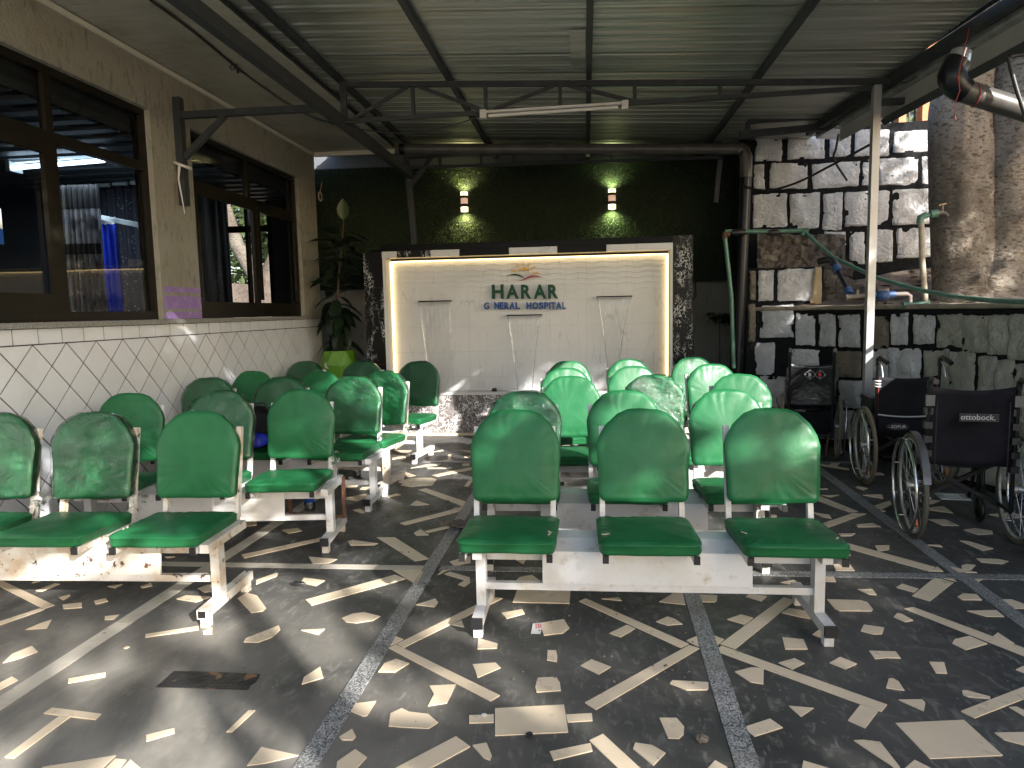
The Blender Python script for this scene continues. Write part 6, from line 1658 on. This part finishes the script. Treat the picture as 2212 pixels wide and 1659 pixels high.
def caster(parent, x, y, r, top=.40):
    c = MB().torus((0, 0, 0), r-.014, .014, 'x', 24, 8).build('caster_wheel', BLACKP, parent, loc=(x, y, r))
    MB().lathe([(0, -.012), (r-.02, -.008), (r-.02, .008), (0, .012)], n=16, axis='x').build('disc', FRAMEB, c)
    m = MB()
    for s in (-1, 1): m.bar((x+.026*s, y, r), (x+.022*s, y+.04, 2*r+.03), .006, .022, up=(0, 1, 0))
    m.box(x-.03, y+.02, 2*r+.025, x+.03, y+.06, 2*r+.035); m.tube([(x, y+.04, 2*r+.03), (x, y+.04, top)], .013, 8); m.build('caster_fork', FRAMEB, parent)
def sling(parent, w, z0, z1, y0, y1, sag, mat, th=.012, nm='back_sling', top_dip=.03):
    vs = []; fs = []; nx, nz = 14, 12
    for q in (0, 1):
        for j in range(nz+1):
            v = j/nz
            for i in range(nx+1):
                u = i/nx*2-1; z = z0+(z1-z0)*v-top_dip*(1-u*u)*v**4; y = y0+(y1-y0)*v+sag*(1-u*u)*(.4+.6*math.sin(math.pi*v))+.006*noise.noise(Vector((u*3, v*4, z0*9)))+q*th
                vs.append((u*w/2, y, z))
    n = (nx+1)*(nz+1)
    for j in range(nz):
        for i in range(nx):
            a, b_, c, d = j*(nx+1)+i, j*(nx+1)+i+1, (j+1)*(nx+1)+i+1, (j+1)*(nx+1)+i
            fs += [(a, b_, c, d), (a+n, d+n, c+n, b_+n)]
    for i in range(nx): fs += [(nz*(nx+1)+i, nz*(nx+1)+i+1, n+nz*(nx+1)+i+1, n+nz*(nx+1)+i), (i+1, i, n+i, n+i+1)]
    return MB().add(vs, fs, True).build(nm, mat, parent)
def wheelchair(label, p, rz, w=.44, R=.305, handle_z=.93, top=.87, z0=.42, sling_mat=FABRIC2, tyre=RUBBER, kind=0):
    "faces +y, we look at its back"
    t = thing('wheelchair', label, 'wheelchair', p, rz, 'wheelchairs parked by the stone wall')
    hw = w/2+.01
    for s in (-1, 1):
        wheel(t, s, s*(hw+.055), .05, R, tyre, camber=.03, guard=kind == 2, reflector=kind != 0)
        m = MB(); m.tube([(s*hw, .0, .20), (s*hw, -.01, .5), (s*hw, -.035, handle_z-.03)], .0125, 8)
        m.tube([(s*hw, .0, .20), (s*hw, .42, .20), (s*hw, .46, .26), (s*hw, .46, .47)], .0125, 8)
        m.tube([(s*hw, -.0, .47), (s*hw, .46, .49), (s*hw*.97, .56, .40), (s*hw*.93, .64, .16)], .0125, 8)
        m.build('side_frame', FRAMEB, t)
        if kind == 1:
            h = MB(); h.tube([(s*hw, -.03, handle_z-.06), (s*hw, -.035, handle_z), (s*hw+.005, -.07, handle_z+.01), (s*hw+.03, -.17, handle_z-.03)], .018, 10); h.build('push_handle', BLACKP, t)
            MB().tube([(s*hw+.0, -.05, handle_z-.02), (s*hw+.01, -.09, handle_z-.06), (s*hw+.015, -.11, handle_z-.14)], .006, 6).build('brake_lever', ALU, t)
        else:
            h = MB(); h.tube([(s*hw, -.03, handle_z-.05), (s*hw, -.035, handle_z-.01), (s*hw, -.06, handle_z+.005), (s*hw, -.15, handle_z)], .0165, 10); h.build('push_handle', BLACKP, t)
        caster(t, s*(hw-.01), .47, .075 if kind == 0 else .085)
        if kind != 2:
            m = MB(); m.box(s*hw-.03, .03, .665, s*hw+.03, .33, .70); m.build('arm_pad', BLACKP, t)
            MB().box(s*(hw+.012)-.003, .04, .48, s*(hw+.012)+.003, .32, .66).build('side_panel', BLACKP, t)
            MB().tube([(s*(hw+.01), .02, .50), (s*(hw+.01), .02, .66), (s*(hw+.01), .33, .66), (s*(hw+.01), .36, .5)], .011, 8).build('arm_tube', FRAMEB, t)
        else:
            g = MB(); n = 14; vs = []; fs = []
            for i in range(n+1):
                a = R_(78+88*i/n)
                for dx in (-.022, .018): vs.append((s*(hw+.055)+dx*1.0, .05+(R+.012)*math.cos(a), R+(R+.012)*math.sin(a)))
            for i in range(n): fs.append((2*i, 2*i+1, 2*i+3, 2*i+2))
            g.add(vs, fs, True); g.build('wheel_guard', BLACKP if kind != 2 else GUARDM, t)
        # footrest
        MB().tube([(s*hw*.93, .64, .16), (s*hw*.93, .66, .12)], .012, 8).build('footrest_tube', FRAMEB, t)
        fp = MB(); fx0, fx1 = (s*hw*.93, s*.03); fx0, fx1 = min(fx0, fx1), max(fx0, fx1)
        fp.box(fx0, .60, .105, fx1, .625, .113); fp.box(fx0, .65, .105, fx1, .665, .113); fp.box(fx0, .69, .105, fx1, .705, .113); fp.box(fx0, .73, .105, fx1, .76, .113)
        fp.box(fx0, .625, .105, fx0+.04, .73, .113); fp.box(fx1-.04, .625, .105, fx1, .73, .113)
        fp.build('footplate', WHITEPLAIN if kind == 2 else BLACKP, t)
    # cross brace and seat
    m = MB(); m.bar((-hw, .22, .19), (hw, .24, .45), .022, .03, up=(0, 1, 0)); m.build('cross_brace', FRAMEB, t)
    m = MB(); m.bar((hw, .18, .19), (-hw, .20, .45), .022, .03, up=(0, 1, 0)); m.build('cross_brace', FRAMEB, t)
    sm = MB(); vs = []; fs = []
    for j in range(6):
        for i in range(9):
            u = i/8*2-1; vs.append((u*w/2, .03+.40*j/5, .48-.03*(1-u*u)))
    for j in range(5):
        for i in range(8): fs.append((j*9+i, j*9+i+1, (j+1)*9+i+1, (j+1)*9+i))
    sm.add(vs, fs, True); sm.build('seat_sling', FABRIC, t)
    b_ = sling(t, w+.03, z0, top, .0, -.03, .03, sling_mat)
    return t, b_, hw
# the nearest chair, pale name tape on a faded back
w3, b3, hw3 = wheelchair('nearest wheelchair at the far right with a faded grey back and pale name patch', (2.275, 4.42, 0), R_(-10), w=.44, R=.325, handle_z=.99, top=.955, z0=.47, kind=2)
MB().box(-.07, -.036, .745, .135, -.031, .79).build('name_patch', PRINTK, w3)
MB().box(-.07, -.0370, .745, .135, -.036, .7462).build('patch_border', GUARDM, w3); MB().box(-.07, -.0370, .7888, .135, -.036, .79).build('patch_border', GUARDM, w3)
put('lettering', text_mesh('ottobock.', .046, .0006, PRINTW, .0004), w3, loc=(-.064, -.0375, .755), rot=(R_(90), 0, 0))
for s in (-1, 1):
    MB().tube([(s*.19, -.031, .42), (s*.19, -.036, .86)], .0035, 6).build('piping', PRINTK if s else PRINTW, w3)
    for k in range(5): MB().box(s*hw3-.022, -.035, .44+.085*k, s*hw3+.022, .01, .48+.085*k).build('strap', BLACKP, w3)
    m = MB().box(s*hw3-.024, -.052, .835, s*hw3+.024, -.03, .90); m.build('handle_bracket', GUARDM, w3)
# second chair: black back with red piping, pouch, clamps
w2, b2, hw2 = wheelchair('middle wheelchair with red piped black back, brake handles and a grey pouch', (2.50, 5.80, 0), R_(-6), w=.42, R=.315, handle_z=1.02, top=.89, z0=.44, sling_mat=FABRIC, tyre=RUBTAN, kind=1)
for s in (-1, 1): MB().tube([(s*.215, -.012, .45), (s*.21, -.03, .86)], .005, 6).build('red_piping', REDTRIM, w2)
pz_ = MB(); vs = []; fs = []
for j in range(7):
    for i in range(11):
        u = i/10*2-1; v = j/6; vs.append((u*.205, .0-.045*math.sin(math.pi*min(1, v*1.1))*(1-.3*u*u), .40+.17*v-.012*(1-u*u)))
for j in range(6):
    for i in range(10): fs.append((j*11+i, j*11+i+1, (j+1)*11+i+1, (j+1)*11+i))
pz_.add(vs, fs, True).build('pouch', FABRIC2, w2)
m = MB(); m.tube([(-.205+.041*i, -.022-.012*(1-((i-5)/5)**2), .575-.014*(1-((i-5)/5)**2)) for i in range(11)], .006, 6); m.build('grey_trim', PRINTW, w2)
m = MB(); el = [(-.07+.085*math.cos(a/10*math.pi), -.05, .485+.028*math.sin(a/10*math.pi)) for a in range(20)]; m.prism(el, (0, -.002, 0)); m.build('oval_badge', PRINTK, w2)
put('lettering', text_mesh('SOPUR', .034, .0008, PRINTW, .0008), w2, loc=(-.115, -.0535, .474), rot=(R_(90), 0, 0))
m = MB(); m.tube([(-.135+.004*i, -.0535, .488-.006*i+.0009*i*i) for i in range(9)], .0022, 5); m.build('gold_swoosh', PRINTY, w2)
for k in range(3): MB().torus((-hw2, -.03, .80+.022*k), .022, .006, 'z', 14, 5).build('white_strap', WHITEPLAIN, w2)
# third chair, furthest
w1, b1, hw1 = wheelchair('furthest wheelchair with a glossy black back and two diamond emblem against the wall', (2.11, 6.88, 0), R_(-15), w=.36, R=.30, handle_z=1.03, top=.91, z0=.48, sling_mat=BLACKV, tyre=RUBTAN, kind=0)
for s, mt, ch in ((-1, PRINTW, 'B'), (1, PRINTR, 'B')):
    cxx = .03+s*.043; cz = .80
    for q in range(4):
        a = [(cxx-.052, cz), (cxx, cz+.045), (cxx+.052, cz), (cxx, cz-.045)]
        p0, p1 = a[q], a[(q+1) % 4]; MB().bar((p0[0], -.045, p0[1]), (p1[0], -.045, p1[1]), .002, .003, up=(0, 1, 0)).build('emblem_line', PRINTW, w1)
    for dx, dz in ((0, .03), (0, -.03), (s*.036, 0)): MB().lathe([(0, 0), (.0045, 0), (.0045, .002), (0, .002)], c=(cxx+dx, -.047, cz+dz), n=8, axis='y').build('emblem_dot', PRINTW, w1)
    put('lettering', text_mesh(ch, .045, .0008, mt, .003), w1, loc=(cxx-.016, -.046, cz-.016), rot=(R_(90), 0, 0))
MB().box(.03, -.022, .555, .075, -.019, .561).build('red_tag_line', PRINTR, w1)
put('lettering', text_mesh('Primo-AKTIV', .014, .0004, PRINTW, .0001), w1, loc=(-.02, -.024, .566), rot=(R_(90), 0, 0)) if 0 else None
for k in range(8): MB().box(-.0+.008*k, -.023, .567, .004+.008*k, -.021, .574).build('tag_mark', PRINTW, w1)
sling(w1, .38, .20, .46, .06, .03, .01, FABRIC, nm='lower_sling')
MB().tube([(-.2, .0, .22), (.2, .0, .22)], .013, 8).build('rear_crossbar', FRAMEB, w1)
MB().tube([(.14, -.08, .04), (.15, -.02, .16), (.17, .02, .24)], .010, 8).build('anti_tip_tube', RUST, w1)
m = MB(); m.lathe([(0, -.012), (.022, -.012), (.022, .012), (0, .012)], c=(.14, -.08, .025), n=12, axis='x'); m.build('anti_tip_wheel', BLACKP, w1)
MB().bar((-hw1-.02, -.04, .76), (-hw1-.02, -.04, .86), .02, .02, up=(0, 1, 0)).build('clamp', BLACKP, w1); MB().bar((hw1+.03, -.02, .74), (hw1+.03, -.02, .86), .018, .018, up=(0, 1, 0)).build('clamp', BLACKP, w1)

# ================================================================== SMALL THINGS
pk = [on_z(*cv(3, c)) for c in ((135, 700), (150, 626), (225, 622), (205, 700))]
sk = MB().prism([(p.x, p.y, .0045) for p in pk], (0, 0, .0006)).build('paper_sticker', WHITEPLAIN, label='torn white printed sticker lying on a floor tile under the near right bench', cat='sticker')
c0_ = sum(pk, Vector((0, 0, 0)))/4
for k, s in enumerate(('SUN I 205', 'MADE IN', 'Ceramic')):
    me = text_mesh(s, .011, .0002, PRINTR, .0003)
    put('print', me, sk, loc=(pk[1].x+.012+.011*k, pk[1].y-.004, .0056), rot=(0, 0, R_(-85)))
rr_ = random.Random(77); m = MB()
for i in range(150):
    x, y = rr_.uniform(-2.9, 2.4), rr_.uniform(1.9, 7.5); s = rr_.uniform(.002, .006)
    if rr_.random() < .3: x, y = rr_.uniform(-.3, .5), rr_.uniform(2.6, 3.4)
    m.lathe([(0, -s*.5), (s, -s*.1), (s*.7, s*.6), (0, s)], c=(x, y, .006+s*.5), n=5, smooth=False)
m.build('grit', RUBM, label='tiny crumbs of grit scattered on the dark floor', cat='grit', kind='stuff')
for k, (px, py, s, lb_) in enumerate(((990, 1140, .05, 'dark clump of dirt on the granite strip left of the near right bench'), (1517, 1603, .022, 'brown pebble on the floor in the right foreground'), (1144, 1593, .014, 'small dead insect on the large foreground tile'),
                                 (643, 1265, .02, 'scrap of dark plastic on the floor between the benches'), (1046, 1549, .010, 'small white chip on the foreground floor'))):
    p = on_z(px, py, 0); 
    t = rock((0, 0, s*.45), (s*(1.9 if k in (0, 3) else 1), s, s*.5), 200+k, (RUBM, RUBM, BLACKP, BLACKP, WHITEPLAIN)[k], None, Vector((0, 0, 0)), ('dirt_clump', 'pebble', 'insect', 'plastic_scrap', 'stone_chip')[k])
    t.location = (p.x, p.y, .004); tag(t, lb_, ('dirt', 'pebble', 'insect', 'scrap', 'chip')[k])
for k, (px, py) in enumerate(((830, 1120), (838, 1113), (898, 1110), (937, 1109), (967, 1085))):
    p = on_z(px, py, 0)
    o = MB().prism([(-.035, 0, 0), (-.01, -.014, .004), (.03, -.006, .012), (.035, .006, .003), (0, .014, .006)], (0, 0, .0015)).build('fallen_leaf', DEADLEAF, loc=(p.x, p.y, .006), rot=(0, 0, k*1.3), label=('dry leaf in the aisle nearest the left benches', 'dry leaf just beside the leaf nearest the left benches', 'dry leaf in the middle of the aisle between the bench blocks', 'dry leaf in the aisle nearest the granite strip', 'dry leaf in the aisle furthest from the viewer')[k], cat='leaf', group='dry leaves in the aisle')
# cable and switch on the yellow lit wall
cs = thing('wall_switch_cable', 'black socket with a looped cable hanging on the yellow lit wall', 'cable', on_y(1497, 590, 9.42)); 
MB().box(-.05, -.03, -.02, .05, .02, .02).build('socket', BLACKP, cs)
MB().tube([(0, -.02, 0), (.03, -.03, -.15), (.035, -.03, -.3), (.0, -.03, -.35), (-.02, -.03, -.2), (-.01, -.03, -.4), (.0, -.03, -.9), (.02, -.03, -1.4)], .009, 6).build('cable', CABLE, cs)

# ================================================================== UNSEEN TREES, ADDED AND SHAPED TO BLOCK AND DAPPLE THE SUN
def sun_block_tree(label, x, y, h, blobs, seed, n=3000, size=.2):
    o = Vector((x, y, 0)); t = thing('unseen_shade_tree', label, 'tree', o, 0, 'unseen trees added to block and dapple the sun')
    m = MB(); limb(m, [(0, 0, -.1), (.05, .05, h*.4), (-.05, .1, h*.8)], .2, .09); 
    for c, r in blobs: limb(m, [Vector((0, .05, h*.55)), (Vector(c)-o)*.6+Vector((0, 0, h*.35)), Vector(c)-o], .07, .02, 7)
    m.build('trunk', BARK, t)
    for k, (c, r) in enumerate(blobs): crown(c, r, n, size, LEAFT, t, o, seed+k, -.02)
sun_block_tree('unseen broad leafy tree behind the viewer, placed to shade the left benches', 4.0, -3.4, 4.6, [((3.4, -2.3, 5.0), (1.5, 1.5, 1.3)), ((2.4, -1.2, 5.2), (1.4, 1.2, 1.1))], 50, 4600)
sun_block_tree('unseen sparse tree behind the viewer, placed to dapple the left foreground', 5.2, -5.0, 4.4, [((4.6, -4.5, 4.3), (1.3, 1.2, .9))], 54, 110, .5)
sun_block_tree('unseen leafy tree on the right, placed to shade the front floor and nearest wheelchair', 9.2, -5.6, 4.8, [((8.4, -5.6, 4.6), (1.5, 1.4, 1.0)), ((8.9, -2.9, 4.5), (1.2, 1.1, .85))], 60, 2600)
sun_block_tree('unseen sparse tree on the right, placed to dapple the front right bench', 7.6, -3.2, 4.4, [((6.8, -4.15, 5.1), (1.0, .95, .85))], 64, 210, .45)
sun_block_tree('unseen tall tree added on the terrace to shade the fig trunk', 8.9, 1.6, 5.6, [((8.4, 1.2, 6.0), (1.9, 1.9, 1.4))], 70, 6000)
# what shows through the end window of the clinic room
o = Vector((-8.1, 17, 0)); t = thing('forked_tree', 'forked dark tree with sunny foliage seen through the far window of the clinic', 'tree', o)
m = MB(); limb(m, [(0, 0, 0), (.1, 0, 2.2), (-.5, 0, 3.2), (-1.0, 0, 5)], .3, .12); limb(m, [(.05, 0, 2.0), (.5, 0, 3.0), (.7, 0, 4.6)], .24, .1); m.build('trunk', BARK, t)
crown((-8.4, 19, 3.6), (3.2, 1.2, 2.0), 5200, .28, LEAFT2, t, o, 91, -.4)
vs = []; fs = []
for j in range(9):
    for i in range(25):
        x = -14+11*i/24; z = 2.15*(j/8); vs.append((x+7, 2+1.5*(j/8)+.25*noise.noise(Vector((x, z*2, 5))), z+.12*noise.noise(Vector((x*1.3, 1, z)))))
for j in range(8):
    for i in range(24): fs.append((j*25+i, j*25+i+1, (j+1)*25+i+1, (j+1)*25+i))
MB().add(vs, fs, True).build('rock_bank', SOIL, loc=(-7, 11, 0), kind='structure')
